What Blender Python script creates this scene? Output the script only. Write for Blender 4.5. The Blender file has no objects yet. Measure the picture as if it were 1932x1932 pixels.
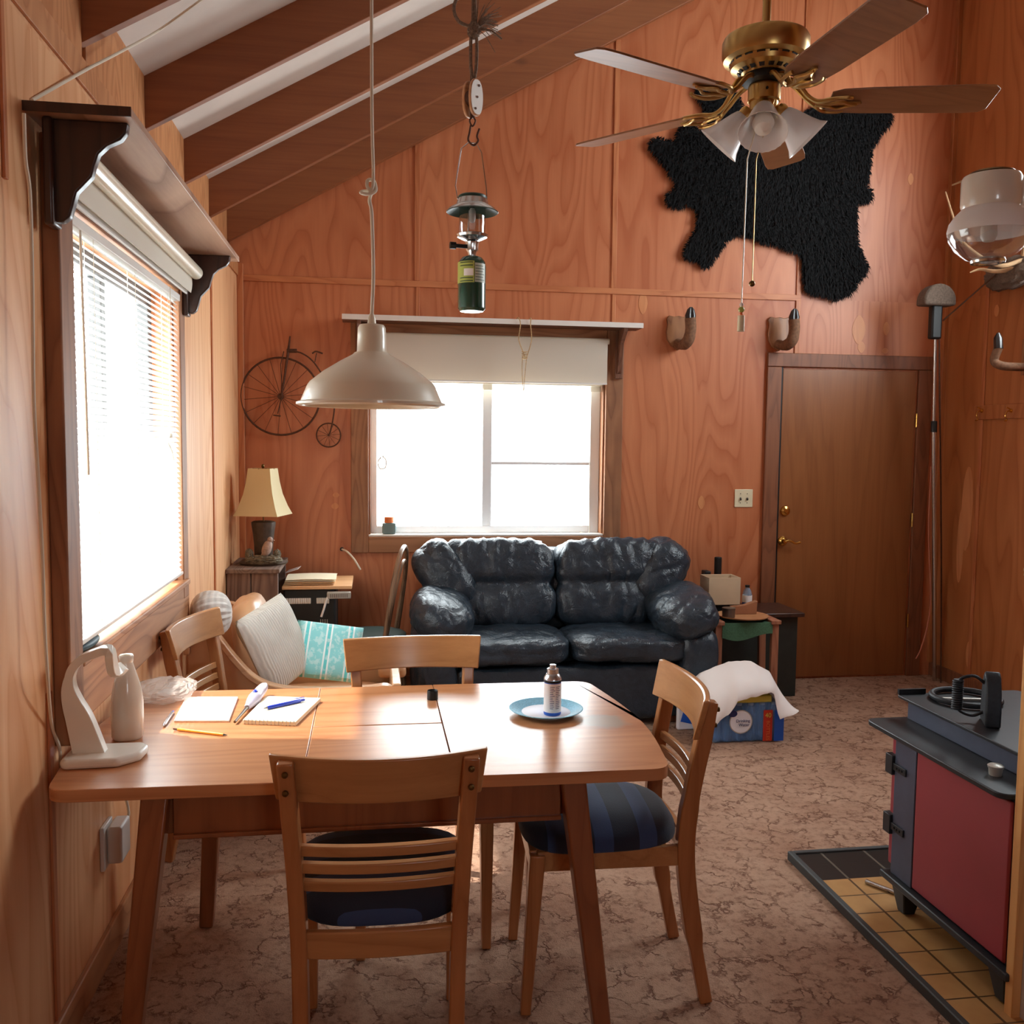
import bpy, bmesh, math, random
from math import sin, cos, pi, sqrt, radians
from mathutils import Vector, Matrix, noise
random.seed(7)
C = bpy.context.scene.collection
SC = bpy.context.scene

# ---------------------------------------------------------------- camera
CY, SY, CP, SP = cos(.1513666), sin(.1513666), cos(.0760642), sin(.0760642)
FWD = Vector((SY*CP, CY*CP, -SP)); RT0 = Vector((CY, -SY, 0)); UP0 = RT0.cross(FWD)
cr, sr = cos(.0112215), sin(.0112215)
RT = RT0*cr + UP0*sr; UP = RT0*(-sr) + UP0*cr
EYE = Vector((0, 0, 1.55)); FPX = 1738.5
cam = bpy.data.objects.new('camera', bpy.data.cameras.new('camera')); C.objects.link(cam)
cam.matrix_world = Matrix.Translation(EYE) @ Matrix((RT, UP, -FWD)).transposed().to_4x4()
cam.data.sensor_width = 36; cam.data.lens = 36*FPX/1932; cam.data.clip_start = .02; cam.data.clip_end = 200
SC.camera = cam
def _ray(px, py): return FWD + RT*((px-966)/FPX) - UP*((py-966)/FPX)
def onY(px, py, Y): d = _ray(px, py); return EYE + d*(Y/d.y)
def onX(px, py, X): d = _ray(px, py); return EYE + d*(X/d.x)
def onZ(px, py, Z): d = _ray(px, py); return EYE + d*((Z-EYE.z)/d.z)

# ---------------------------------------------------------------- world, sun, daylight
SC.view_settings.view_transform = 'Standard'; SC.view_settings.look = 'None'
SC.view_settings.gamma = 1; SC.view_settings.use_curve_mapping = False
SC.view_settings.exposure = 0.28
wd = bpy.data.worlds.new('daylight'); SC.world = wd; wd.use_nodes = True
bg = wd.node_tree.nodes['Background']; bg.inputs[0].default_value = (.87, .96, .99, 1); bg.inputs[1].default_value = 13.0
SC.cycles.use_denoising = True
SC.cycles.max_bounces = 8; SC.cycles.diffuse_bounces = 5; SC.cycles.glossy_bounces = 4
SC.cycles.transmission_bounces = 6; SC.cycles.transparent_max_bounces = 24
SC.cycles.sample_clamp_indirect = 6
SC.cycles.caustics_reflective = False; SC.cycles.caustics_refractive = False
def portal(loc, rot, sx, sy):
    l = bpy.data.lights.new('window_light', 'AREA'); l.shape = 'RECTANGLE'; l.size = sx; l.size_y = sy
    l.cycles.is_portal = True
    o = bpy.data.objects.new('window_light', l); C.objects.link(o); o.location = loc; o.rotation_euler = rot
portal((-.93, 3.17, 1.55), (0, -pi/2, 0), 1.25, 1.45)
portal((.72, 5.83, 1.46), (-pi/2, 0, 0), 1.55, 1.05)
portal((3.90, 4.05, 3.0), (0, pi/2, 0), 1.5, 1.6)
portal((.9, -1.72, 1.65), (pi/2, 0, 0), .75, .8)  # portal of the unseen window added behind the viewer for fill
sl = bpy.data.lights.new('sun', 'SUN'); sl.energy = 9; sl.angle = radians(1.2); sl.color = (1, .93, .82)
so = bpy.data.objects.new('sun', sl); C.objects.link(so)
so.rotation_euler = Vector((.47, -.06, -.72)).to_track_quat('-Z', 'Y').to_euler()

# ---------------------------------------------------------------- materials
def S(r, g, b, a=1):
    f = lambda c: (c/255/12.92) if c/255 <= .04045 else ((c/255+.055)/1.055)**2.4
    return (f(r), f(g), f(b), a)
def nt(name):
    m = bpy.data.materials.new(name); m.use_nodes = True
    return m, m.node_tree, m.node_tree.nodes, m.node_tree.links, m.node_tree.nodes['Principled BSDF']
def mathn(N, L, op, a, b=None, c=None):
    n = N.new('ShaderNodeMath'); n.operation = op
    for i, v in enumerate((a, b, c)):
        if v is None: continue
        if hasattr(v, 'default_value') or hasattr(v, 'is_linked'): L.new(v, n.inputs[i])
        else: n.inputs[i].default_value = v
    return n.outputs[0]
def mapping(N, L, scale=(1, 1, 1), loc=(0, 0, 0), rot=(0, 0, 0), src=None):
    m = N.new('ShaderNodeMapping'); m.inputs['Scale'].default_value = scale
    m.inputs['Location'].default_value = loc; m.inputs['Rotation'].default_value = rot
    if src is None: src = N.new('ShaderNodeTexCoord').outputs['Object']
    L.new(src, m.inputs[0]); return m.outputs[0]
def noisen(N, L, vec, scale, detail=3, rough=.5, dist=0):
    n = N.new('ShaderNodeTexNoise'); L.new(vec, n.inputs['Vector']); n.inputs['Scale'].default_value = scale
    n.inputs['Detail'].default_value = detail; n.inputs['Roughness'].default_value = rough; n.inputs['Distortion'].default_value = dist
    return n.outputs['Fac']
def ramp(N, L, fac, stops):
    r = N.new('ShaderNodeValToRGB'); L.new(fac, r.inputs[0]); e = r.color_ramp.elements
    while len(e) < len(stops): e.new(.5)
    for i, (p, c) in enumerate(stops): e[i].position = p; e[i].color = c
    return r.outputs[0]
def mixc(N, L, fac, a, b, mode='MIX'):
    n = N.new('ShaderNodeMix'); n.data_type = 'RGBA'; n.blend_type = mode
    for k, v in ((0, fac), (6, a), (7, b)):
        if hasattr(v, 'is_linked'): L.new(v, n.inputs[k])
        else: n.inputs[k].default_value = v
    return n.outputs[2]
def bumpn(N, L, B, h, strength=.3, dist=.01):
    b = N.new('ShaderNodeBump'); b.inputs['Strength'].default_value = strength; b.inputs['Distance'].default_value = dist
    L.new(h, b.inputs['Height']); L.new(b.outputs[0], B.inputs['Normal'])
def mat(name, col, rough=.5, metal=0, coat=0, sheen=0, noise_s=0, noise_a=.15, bump=0, spec=.5, sss=0):
    m, t, N, L, B = nt(name)
    B.inputs['Base Color'].default_value = col; B.inputs['Roughness'].default_value = rough; B.inputs['Metallic'].default_value = metal
    B.inputs['Coat Weight'].default_value = coat; B.inputs['Sheen Weight'].default_value = sheen; B.inputs['Specular IOR Level'].default_value = spec
    if noise_s:
        f = noisen(N, L, mapping(N, L), noise_s, 4, .6)
        d = tuple(c*(1-noise_a) for c in col[:3])+(1,); u = tuple(min(1, c*(1+noise_a)) for c in col[:3])+(1,)
        L.new(ramp(N, L, f, [(.3, d), (.7, u)]), B.inputs['Base Color'])
        if bump: bumpn(N, L, B, f, bump, .004)
    return m
def wood(name, dark, light, axis='Z', rings=9, scale=2.2, rough=.42, stretch=.12, coat=.0, knots=0, panel=None, streak=.35, big=.25, weather=0):
    """Plain-sawn grain: contour lines of a smooth field drawn out along one axis."""
    m, t, N, L, B = nt(name)
    sc = {'X': (stretch, 1, 1), 'Y': (1, stretch, 1), 'Z': (1, 1, stretch)}[axis]
    tc = N.new('ShaderNodeTexCoord').outputs['Object']
    off = None
    if panel:   # another sheet of veneer every 1.22 m
        ax, o0 = panel
        sp = N.new('ShaderNodeSeparateXYZ'); L.new(tc, sp.inputs[0])
        k = mathn(N, L, 'FLOOR', mathn(N, L, 'DIVIDE', mathn(N, L, 'SUBTRACT', sp.outputs[ax], o0), 1.22))
        zz = mathn(N, L, 'GREATER_THAN', sp.outputs[2], 2.49)
        k = mathn(N, L, 'ADD', mathn(N, L, 'MULTIPLY', k, 7.31), mathn(N, L, 'MULTIPLY', zz, 3.77))
        cb = N.new('ShaderNodeCombineXYZ'); L.new(k, cb.inputs[0]); L.new(k, cb.inputs[1]); L.new(k, cb.inputs[2])
        va = N.new('ShaderNodeVectorMath'); va.operation = 'ADD'; L.new(tc, va.inputs[0]); L.new(cb.outputs[0], va.inputs[1])
        tc = va.outputs[0]; off = k
    v = mapping(N, L, sc, src=tc)
    f = noisen(N, L, v, scale, 2, .45, .25)
    r = mathn(N, L, 'FRACT', mathn(N, L, 'MULTIPLY', f, rings*2.2))
    g = ramp(N, L, r, [(0, (1, 1, 1, 1)), (.12, (.25, .25, .25, 1)), (.45, (0, 0, 0, 1)), (1, (.75, .75, .75, 1))])
    v2 = mapping(N, L, tuple(a*1.0 if a == 1 else a*.35 for a in sc), src=tc)
    fine = noisen(N, L, v2, 70, 3, .6)
    broad = noisen(N, L, v, .9, 2, .5)
    gm = mathn(N, L, 'ADD', mathn(N, L, 'MULTIPLY', g, 1-streak), mathn(N, L, 'MULTIPLY', fine, streak))
    gm = mathn(N, L, 'ADD', mathn(N, L, 'MULTIPLY', gm, 1-big), mathn(N, L, 'MULTIPLY', ramp(N, L, broad, [(.35, (0, 0, 0, 1)), (.65, (1, 1, 1, 1))]), big))
    col = ramp(N, L, gm, [(.1, light), (.75, dark)])
    if knots:
        vo = N.new('ShaderNodeTexVoronoi'); vo.inputs['Scale'].default_value = knots; L.new(mapping(N, L, tuple(a if a == 1 else .6 for a in sc), src=tc), vo.inputs['Vector'])
        kn = ramp(N, L, vo.outputs['Distance'], [(.06, (1, 1, 1, 1)), (.15, (0, 0, 0, 1))])
        col = mixc(N, L, mathn(N, L, 'MULTIPLY', kn, .7), col, tuple(c*.35 for c in dark[:3])+(1,))
    if weather:
        w = noisen(N, L, mapping(N, L, (1, 1, 1), src=tc), 3, 5, .6)
        col = mixc(N, L, mathn(N, L, 'MULTIPLY', ramp(N, L, w, [(.4, (0, 0, 0, 1)), (.65, (1, 1, 1, 1))]), weather), col, S(70, 55, 45))
    L.new(col, B.inputs['Base Color']); B.inputs['Roughness'].default_value = rough; B.inputs['Coat Weight'].default_value = coat
    B.inputs['Coat Roughness'].default_value = .2
    bumpn(N, L, B, gm, .12, .002)
    return m
def glassy(name, tint=(1, 1, 1, 1), fac=.08, rough=.02, body=None):
    m = bpy.data.materials.new(name); m.use_nodes = True; N, L = m.node_tree.nodes, m.node_tree.links
    N.remove(N['Principled BSDF']); tr = N.new('ShaderNodeBsdfTransparent'); tr.inputs[0].default_value = tint
    if body: gl = N.new('ShaderNodeBsdfPrincipled'); gl.inputs['Base Color'].default_value = body; gl.inputs['Roughness'].default_value = rough
    else: gl = N.new('ShaderNodeBsdfGlossy'); gl.inputs['Roughness'].default_value = rough
    mx = N.new('ShaderNodeMixShader'); mx.inputs[0].default_value = fac
    L.new(tr.outputs[0], mx.inputs[1]); L.new(gl.outputs[0], mx.inputs[2]); L.new(mx.outputs[0], N['Material Output'].inputs[0])
    return m
def translucent(name, col, fac=.5, rough=.7):
    m = bpy.data.materials.new(name); m.use_nodes = True; N, L = m.node_tree.nodes, m.node_tree.links
    B = N['Principled BSDF']; B.inputs['Base Color'].default_value = col; B.inputs['Roughness'].default_value = rough
    tr = N.new('ShaderNodeBsdfTranslucent'); tr.inputs[0].default_value = col
    mx = N.new('ShaderNodeMixShader'); mx.inputs[0].default_value = fac
    L.new(B.outputs[0], mx.inputs[1]); L.new(tr.outputs[0], mx.inputs[2]); L.new(mx.outputs[0], N['Material Output'].inputs[0])
    return m
def carpet():
    m, t, N, L, B = nt('carpet')
    tc = N.new('ShaderNodeTexCoord').outputs['Object']
    ns = N.new('ShaderNodeTexNoise'); ns.inputs['Scale'].default_value = 7; ns.inputs['Detail'].default_value = 5; ns.inputs['Roughness'].default_value = .65; L.new(tc, ns.inputs['Vector'])
    dv = mixc(N, L, .24, tc, ns.outputs['Color'], 'ADD')
    vo = N.new('ShaderNodeTexVoronoi'); vo.feature = 'DISTANCE_TO_EDGE'; vo.inputs['Scale'].default_value = 9.5; L.new(dv, vo.inputs['Vector'])
    edge = ramp(N, L, vo.outputs['Distance'], [(.0, (0, 0, 0, 1)), (.07, (1, 1, 1, 1))])
    brk = ramp(N, L, noisen(N, L, mapping(N, L, src=tc), 11, 4, .6), [(.45, (1, 1, 1, 1)), (.56, (0, 0, 0, 1))])
    edge = mathn(N, L, 'MAXIMUM', edge, brk)
    fluff = noisen(N, L, mapping(N, L, src=tc), 210, 4, .7)
    blot = noisen(N, L, mapping(N, L, src=tc), 2.6, 5, .65)
    tuft = noisen(N, L, mapping(N, L, src=tc), 34, 4, .7)
    base = ramp(N, L, blot, [(.3, S(178, 138, 114)), (.7, S(214, 178, 152))])
    base = mixc(N, L, mathn(N, L, 'MULTIPLY', fluff, .45), base, S(140, 104, 86))
    base = mixc(N, L, mathn(N, L, 'MULTIPLY', ramp(N, L, tuft, [(.48, (0, 0, 0, 1)), (.7, (1, 1, 1, 1))]), .6), base, S(120, 84, 68))
    col = mixc(N, L, edge, S(122, 86, 70), base)
    L.new(col, B.inputs['Base Color']); B.inputs['Roughness'].default_value = 1; B.inputs['Specular IOR Level'].default_value = .1
    h = mathn(N, L, 'ADD', mathn(N, L, 'MULTIPLY', edge, .5), mathn(N, L, 'ADD', mathn(N, L, 'MULTIPLY', fluff, .5), mathn(N, L, 'MULTIPLY', tuft, .7)))
    bumpn(N, L, B, h, .8, .012)
    return m
def leather(name, col, rough=.38):
    m, t, N, L, B = nt(name)
    v = mapping(N, L)
    vo = N.new('ShaderNodeTexVoronoi'); vo.inputs['Scale'].default_value = 190; L.new(v, vo.inputs['Vector'])
    w = noisen(N, L, v, 14, 4, .6, 1.2)
    L.new(ramp(N, L, w, [(.3, tuple(c*.75 for c in col[:3])+(1,)), (.7, tuple(c*1.3 for c in col[:3])+(1,))]), B.inputs['Base Color'])
    B.inputs['Roughness'].default_value = rough
    h = mathn(N, L, 'ADD', mathn(N, L, 'MULTIPLY', vo.outputs['Distance'], .12), w)
    bumpn(N, L, B, h, .55, .014)
    return m
def stripes(name, stops, period, axis=0, rough=.9, bump=0, extra=None):
    m, t, N, L, B = nt(name)
    tc = N.new('ShaderNodeTexCoord').outputs['Object']; sp = N.new('ShaderNodeSeparateXYZ'); L.new(tc, sp.inputs[0])
    f = mathn(N, L, 'FRACT', mathn(N, L, 'ADD', mathn(N, L, 'DIVIDE', sp.outputs[axis], period), 10.5))
    r = N.new('ShaderNodeValToRGB'); r.color_ramp.interpolation = 'CONSTANT'; L.new(f, r.inputs[0]); e = r.color_ramp.elements
    while len(e) < len(stops): e.new(.5)
    for i, (p, c) in enumerate(stops): e[i].position = p; e[i].color = c
    col = r.outputs[0]
    if extra:
        bl = noisen(N, L, mapping(N, L), extra[0], 3, .6)
        col = mixc(N, L, mathn(N, L, 'MULTIPLY', ramp(N, L, bl, [(.5, (0, 0, 0, 1)), (.6, (1, 1, 1, 1))]), .6), col, extra[1])
    L.new(col, B.inputs['Base Color']); B.inputs['Roughness'].default_value = rough; B.inputs['Sheen Weight'].default_value = .15
    if bump: bumpn(N, L, B, noisen(N, L, mapping(N, L), 300, 2), bump, .002)
    return m
def knit(name, col, s=90, d=.5):
    m, t, N, L, B = nt(name)
    w = N.new('ShaderNodeTexWave'); w.inputs['Scale'].default_value = s; w.inputs['Distortion'].default_value = 2.5; w.inputs['Detail'].default_value = 2
    L.new(mapping(N, L), w.inputs['Vector'])
    L.new(ramp(N, L, w.outputs['Fac'], [(.1, tuple(c*.88 for c in col[:3])+(1,)), (.6, col)]), B.inputs['Base Color'])
    B.inputs['Roughness'].default_value = .95
    bumpn(N, L, B, w.outputs['Fac'], d, .004); return m

M = dict(
 ply_back=wood('ply_back', S(176, 98, 60), S(208, 134, 92), 'Z', 9, 2.6, .42, .16, panel=(0, .27), streak=.35, big=.35),
 ply_left=wood('ply_left', S(216, 148, 98), S(240, 188, 140), 'Z', 9, 2.4, .52, .13, panel=(1, 1.13), streak=.35),
 ply_right=wood('ply_right', S(158, 88, 46), S(188, 118, 70), 'Z', 8, 2.2, .42, .14, panel=(1, 2.02), streak=.35),
 batten=wood('batten', S(176, 100, 60), S(208, 136, 90), 'Z', 5, 6, .45),
 batten_h=wood('batten_h', S(176, 100, 60), S(208, 136, 90), 'X', 5, 6, .45),
 rafter=wood('rafter', S(128, 72, 40), S(162, 100, 58), 'X', 4, 3, .6, .08, knots=3.6, streak=.75),
 frieze=wood('frieze', S(176, 112, 66), S(212, 150, 100), 'Z', 6, 5, .55, .2),
 ceil_white=mat('ceil_white', S(216, 204, 194), .8, noise_s=6, noise_a=.05),
 casing=wood('casing', S(134, 86, 56), S(176, 122, 84), 'Z', 6, 5, .6, .15, weather=.25),
 casing_h=wood('casing_h', S(140, 92, 60), S(184, 130, 90), 'X', 6, 5, .6, .15),
 casing_y=wood('casing_y', S(150, 98, 64), S(196, 142, 100), 'Y', 6, 5, .55, .15),
 door=wood('door', S(128, 76, 40), S(156, 98, 56), 'Z', 5, 3, .36, .1, coat=.15, streak=.6),
 door_trim=wood('door_trim', S(112, 66, 42), S(142, 88, 58), 'Z', 6, 5, .5, .15),
 carpet=carpet(),
 darkwood=wood('darkwood', S(44, 26, 20), S(74, 44, 32), 'Z', 6, 5, .4, .2, coat=.2),
 shelf_under=wood('shelf_under', S(142, 104, 84), S(206, 170, 146), 'Y', 3, 2.4, .45, .25),
 white_paint=mat('white_paint', S(232, 228, 222), .45, noise_s=8, noise_a=.03),
 vinyl=mat('vinyl', S(238, 240, 242), .4), sash_grey=mat('sash_grey', S(84, 82, 80), .6),
 shade_cloth=translucent('shade_cloth', S(232, 224, 210), .25),
 slat=translucent('slat', S(246, 246, 244), .35, .5),
 cord=mat('cord', S(226, 216, 196), .6),
 twine=mat('twine', S(190, 160, 118), .9, noise_s=120, noise_a=.3),
 glass=glassy('glass', fac=.06), clear=glassy('clear', (.97, .97, .97, 1), .16, .04),
 table=wood('table', S(166, 102, 62), S(206, 146, 102), 'X', 7, 3.4, .30, .12, coat=.22, streak=.55, big=.35),
 table_leg=wood('table_leg', S(130, 74, 42), S(166, 102, 62), 'Z', 5, 5, .35, .1, coat=.3, streak=.6),
 chair=wood('chair', S(160, 104, 58), S(202, 146, 94), 'X', 4, 5, .32, .1, coat=.35, streak=.6),
 chair_v=wood('chair_v', S(158, 96, 52), S(198, 136, 84), 'Z', 4, 5, .32, .1, coat=.35, streak=.6),
 navy=stripes('navy', [(0, S(26, 34, 54)), (.5, S(50, 70, 112)), (.92, S(26, 34, 54))], .125, 1, .85, .4),
 leather=leather('leather', S(40, 50, 60), .30), tan=mat('tan', S(214, 166, 124), .38, noise_s=5, noise_a=.05, coat=.1),
 bentwood=wood('bentwood', S(196, 142, 100), S(226, 180, 138), 'X', 4, 6, .3, .1, coat=.4),
 brass=mat('brass', S(196, 160, 100), .30, 1), brass_dark=mat('brass_dark', S(112, 86, 50), .35, 1),
 gold=mat('gold', S(226, 180, 96), .22, 1), chrome=mat('chrome', S(205, 205, 205), .2, 1),
 black=mat('black', S(18, 18, 18), .5), rubber=mat('rubber', S(26, 26, 28), .7),
 iron=mat('iron', S(40, 42, 46), .55, .4, noise_s=60, noise_a=.3, bump=.2),
 stove_blue=mat('stove_blue', S(70, 76, 94), .42, .0, noise_s=20, noise_a=.08),
 stove_black=mat('stove_black', S(38, 40, 44), .45, .2, noise_s=20, noise_a=.1),
 red=mat('red', S(150, 54, 64), .42, 0, coat=.1, noise_s=4, noise_a=.06),
 blade=wood('blade', S(128, 84, 52), S(162, 112, 76), 'X', 5, 6, .35, .1, coat=.3, streak=.6),
 enamel=mat('enamel', S(236, 226, 204), .3, coat=.4), plastic_white=mat('plastic_white', S(232, 228, 218), .35, coat=.2),
 ceramic=mat('ceramic', S(222, 212, 198), .25, coat=.5),
 frosted=glassy('frosted', (.97, .96, .96, 1), .68, .3, S(250, 246, 244)), bulb=mat('bulb', S(240, 238, 232), .4),
 green=mat('green', S(20, 66, 50), .25, coat=.6), green_dark=mat('green_dark', S(26, 58, 46), .4),
 lime=mat('lime', S(176, 184, 90), .4), labelgrey=mat('labelgrey', S(190, 196, 180), .4),
 rope=mat('rope', S(120, 100, 84), .95, noise_s=150, noise_a=.4, bump=.4), rust=mat('rust', S(92, 60, 44), .6, .5, noise_s=60, noise_a=.3),
 fur=mat('fur', (.0035, .0032, .0038, 1), .8, spec=.25), weathered=wood('weathered', S(112, 88, 78), S(164, 138, 124), 'Z', 10, 4, .85, .08, weather=.3),
 weathered_h=wood('weathered_h', S(100, 80, 70), S(150, 128, 114), 'Y', 10, 4, .85, .08, weather=.3),
 cream=translucent('cream', S(224, 206, 160), .12), urn=mat('urn', S(74, 58, 46), .5, noise_s=25, noise_a=.35, bump=.3),
 bird=mat('bird', S(178, 150, 136), .6, noise_s=60, noise_a=.35), moss=mat('moss', S(120, 110, 90), .7, noise_s=50, noise_a=.5, bump=.6),
 paper=mat('paper', S(244, 236, 232), .8), cream_paper=mat('cream_paper', S(240, 230, 200), .8), manila=mat('manila', S(222, 184, 138), .8),
 pillow=knit('pillow', S(232, 226, 216), 26, .8), knit_tan=knit('knit_tan', S(208, 178, 140), 60, .7),
 teal=stripes('teal', [(0, S(140, 212, 212)), (.34, S(236, 246, 244)), (.42, S(104, 204, 204)), (.56, S(236, 246, 244)), (.64, S(140, 212, 212))], .098, 0, .9, .3, (38, S(214, 236, 232))),
 pleat=knit('pleat', S(230, 226, 220), 12, .6), seatgreen=mat('seatgreen', S(60, 84, 80), .5, noise_s=20),
 oldbent=wood('oldbent', S(88, 64, 48), S(150, 118, 92), 'Z', 4, 6, .35, .1, coat=.3), steel=mat('steel', S(176, 170, 160), .45, .5),
 ply_light=wood('ply_light', S(212, 156, 104), S(232, 184, 134), 'X', 5, 5, .5, .1),
 redwood=wood('redwood', S(140, 84, 60), S(180, 120, 90), 'Z', 6, 6, .6, .1), canvas=mat('canvas', S(74, 112, 84), .9, noise_s=100, noise_a=.2),
 darkgreen=mat('darkgreen', S(40, 44, 40), .6, noise_s=10, noise_a=.2), boxcard=mat('boxcard', S(206, 180, 148), .8, noise_s=8, noise_a=.05),
 kraft=mat('kraft', S(162, 108, 74), .8, noise_s=10, noise_a=.1), tray=wood('tray', S(170, 112, 72), S(206, 152, 108), 'X', 5, 8, .4),
 tin=mat('tin', S(120, 108, 98), .35, .8), film=glassy('film', (.82, .90, 1, 1), .38, .12, S(120, 165, 225)), water=glassy('water', (.85, .93, 1, 1), .35, .1, S(170, 205, 235)),
 blue=mat('blue', S(30, 90, 190), .4), penblue=mat('penblue', S(28, 58, 190), .35, coat=.4), navyprint=mat('navyprint', S(34, 40, 96), .5),
 redlabel=mat('redlabel', S(196, 50, 30), .45), yellow=mat('yellow', S(214, 200, 84), .6), orange=mat('orange', S(222, 120, 60), .5),
 platerim=mat('platerim', S(140, 196, 218), .6, noise_s=220, noise_a=.25), platewhite=mat('platewhite', S(234, 232, 238), .6),
 pencil=mat('pencil', S(232, 164, 50), .4), silver=mat('silver', S(200, 200, 205), .25, .9), lighter=mat('lighter', S(206, 200, 224), .3, coat=.3),
 bag=glassy('bag', (.98, .97, .96, 1), .42, .2, S(226, 214, 206)), darkteal=mat('darkteal', S(30, 62, 74), .5),
 hoof=mat('hoof', S(30, 24, 24), .3, coat=.4), hide=mat('hide', S(120, 84, 60), .85, noise_s=60, noise_a=.35), plaque=wood('plaque', S(120, 76, 48), S(170, 118, 78), 'Z', 6, 6, .4, coat=.3),
 antler=mat('antler', S(186, 150, 112), .5, noise_s=20, noise_a=.2), greyfelt=mat('greyfelt', S(104, 88, 76), .95, noise_s=80, noise_a=.3, bump=.4),
 ivory=mat('ivory', S(226, 214, 180), .4), slot=mat('slot', S(60, 50, 40), .6), plug=wood('plug', S(200, 128, 82), S(218, 150, 100), 'Z', 3, 6, .45),
 bracket=wood('bracket', S(96, 60, 44), S(132, 86, 62), 'Z', 5, 6, .5), tilegrey=mat('tilegrey', S(60, 62, 62), .6), fridge=mat('fridge', S(206, 216, 230), .35),
 pinkcord=mat('pinkcord', S(190, 120, 96), .7), brocade=mat('brocade', S(190, 164, 108), .6, noise_s=90, noise_a=.4, bump=.6), teajar=mat('teajar', S(110, 130, 128), .3, coat=.3),
 post=wood('post', S(206, 146, 84), S(226, 172, 110), 'Z', 5, 5, .4),
)
def tiles():
    m, t, N, L, B = nt('tiles')
    tc = N.new('ShaderNodeTexCoord').outputs['Object']; sp = N.new('ShaderNodeSeparateXYZ'); L.new(tc, sp.inputs[0])
    g = []
    for ax, per, o in ((0, .171, -.239), (1, .117, -.204)):
        f = mathn(N, L, 'FRACT', mathn(N, L, 'ADD', mathn(N, L, 'DIVIDE', mathn(N, L, 'SUBTRACT', sp.outputs[ax], o), per), 20))
        g.append(mathn(N, L, 'GREATER_THAN', mathn(N, L, 'ABSOLUTE', mathn(N, L, 'SUBTRACT', f, .5)), .475))
    gr = mathn(N, L, 'MAXIMUM', g[0], g[1])
    fl = noisen(N, L, mapping(N, L), 7, 4)
    tan = ramp(N, L, fl, [(.3, S(176, 130, 78)), (.7, S(204, 160, 104))])
    blk = mathn(N, L, 'GREATER_THAN', sp.outputs[1], -.204)
    tan = mixc(N, L, gr, tan, S(96, 70, 44)); bk = mixc(N, L, g[0], S(22, 20, 18), S(96, 88, 76))
    L.new(mixc(N, L, blk, tan, bk), B.inputs['Base Color']); B.inputs['Roughness'].default_value = .35
    bumpn(N, L, B, mathn(N, L, 'SUBTRACT', 1.0, gr), .5, .003)
    return m
M['tiles'] = tiles()
def smudged():
    m = M['table'].copy(); m.name = 'table_stained'; N, L = m.node_tree.nodes, m.node_tree.links; B = N['Principled BSDF']
    src = B.inputs['Base Color'].links[0].from_socket
    tc = N.new('ShaderNodeTexCoord').outputs['Object']
    v = mapping(N, L, (1/.085, 1/.075, 0), (-.655/.085, -(2.53-2.56)/.075, 0), src=tc)
    ln = N.new('ShaderNodeVectorMath'); ln.operation = 'LENGTH'; L.new(v, ln.inputs[0])
    w = mathn(N, L, 'ADD', ln.outputs['Value'], mathn(N, L, 'MULTIPLY', mathn(N, L, 'SUBTRACT', noisen(N, L, mapping(N, L, src=tc), 25, 4), .5), 1.0))
    k = ramp(N, L, w, [(.55, (.75, .75, .75, 1)), (1.05, (0, 0, 0, 1))])
    L.new(mixc(N, L, k, src, S(150, 140, 126)), B.inputs['Base Color']); return m
M['table_stained'] = smudged()

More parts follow.
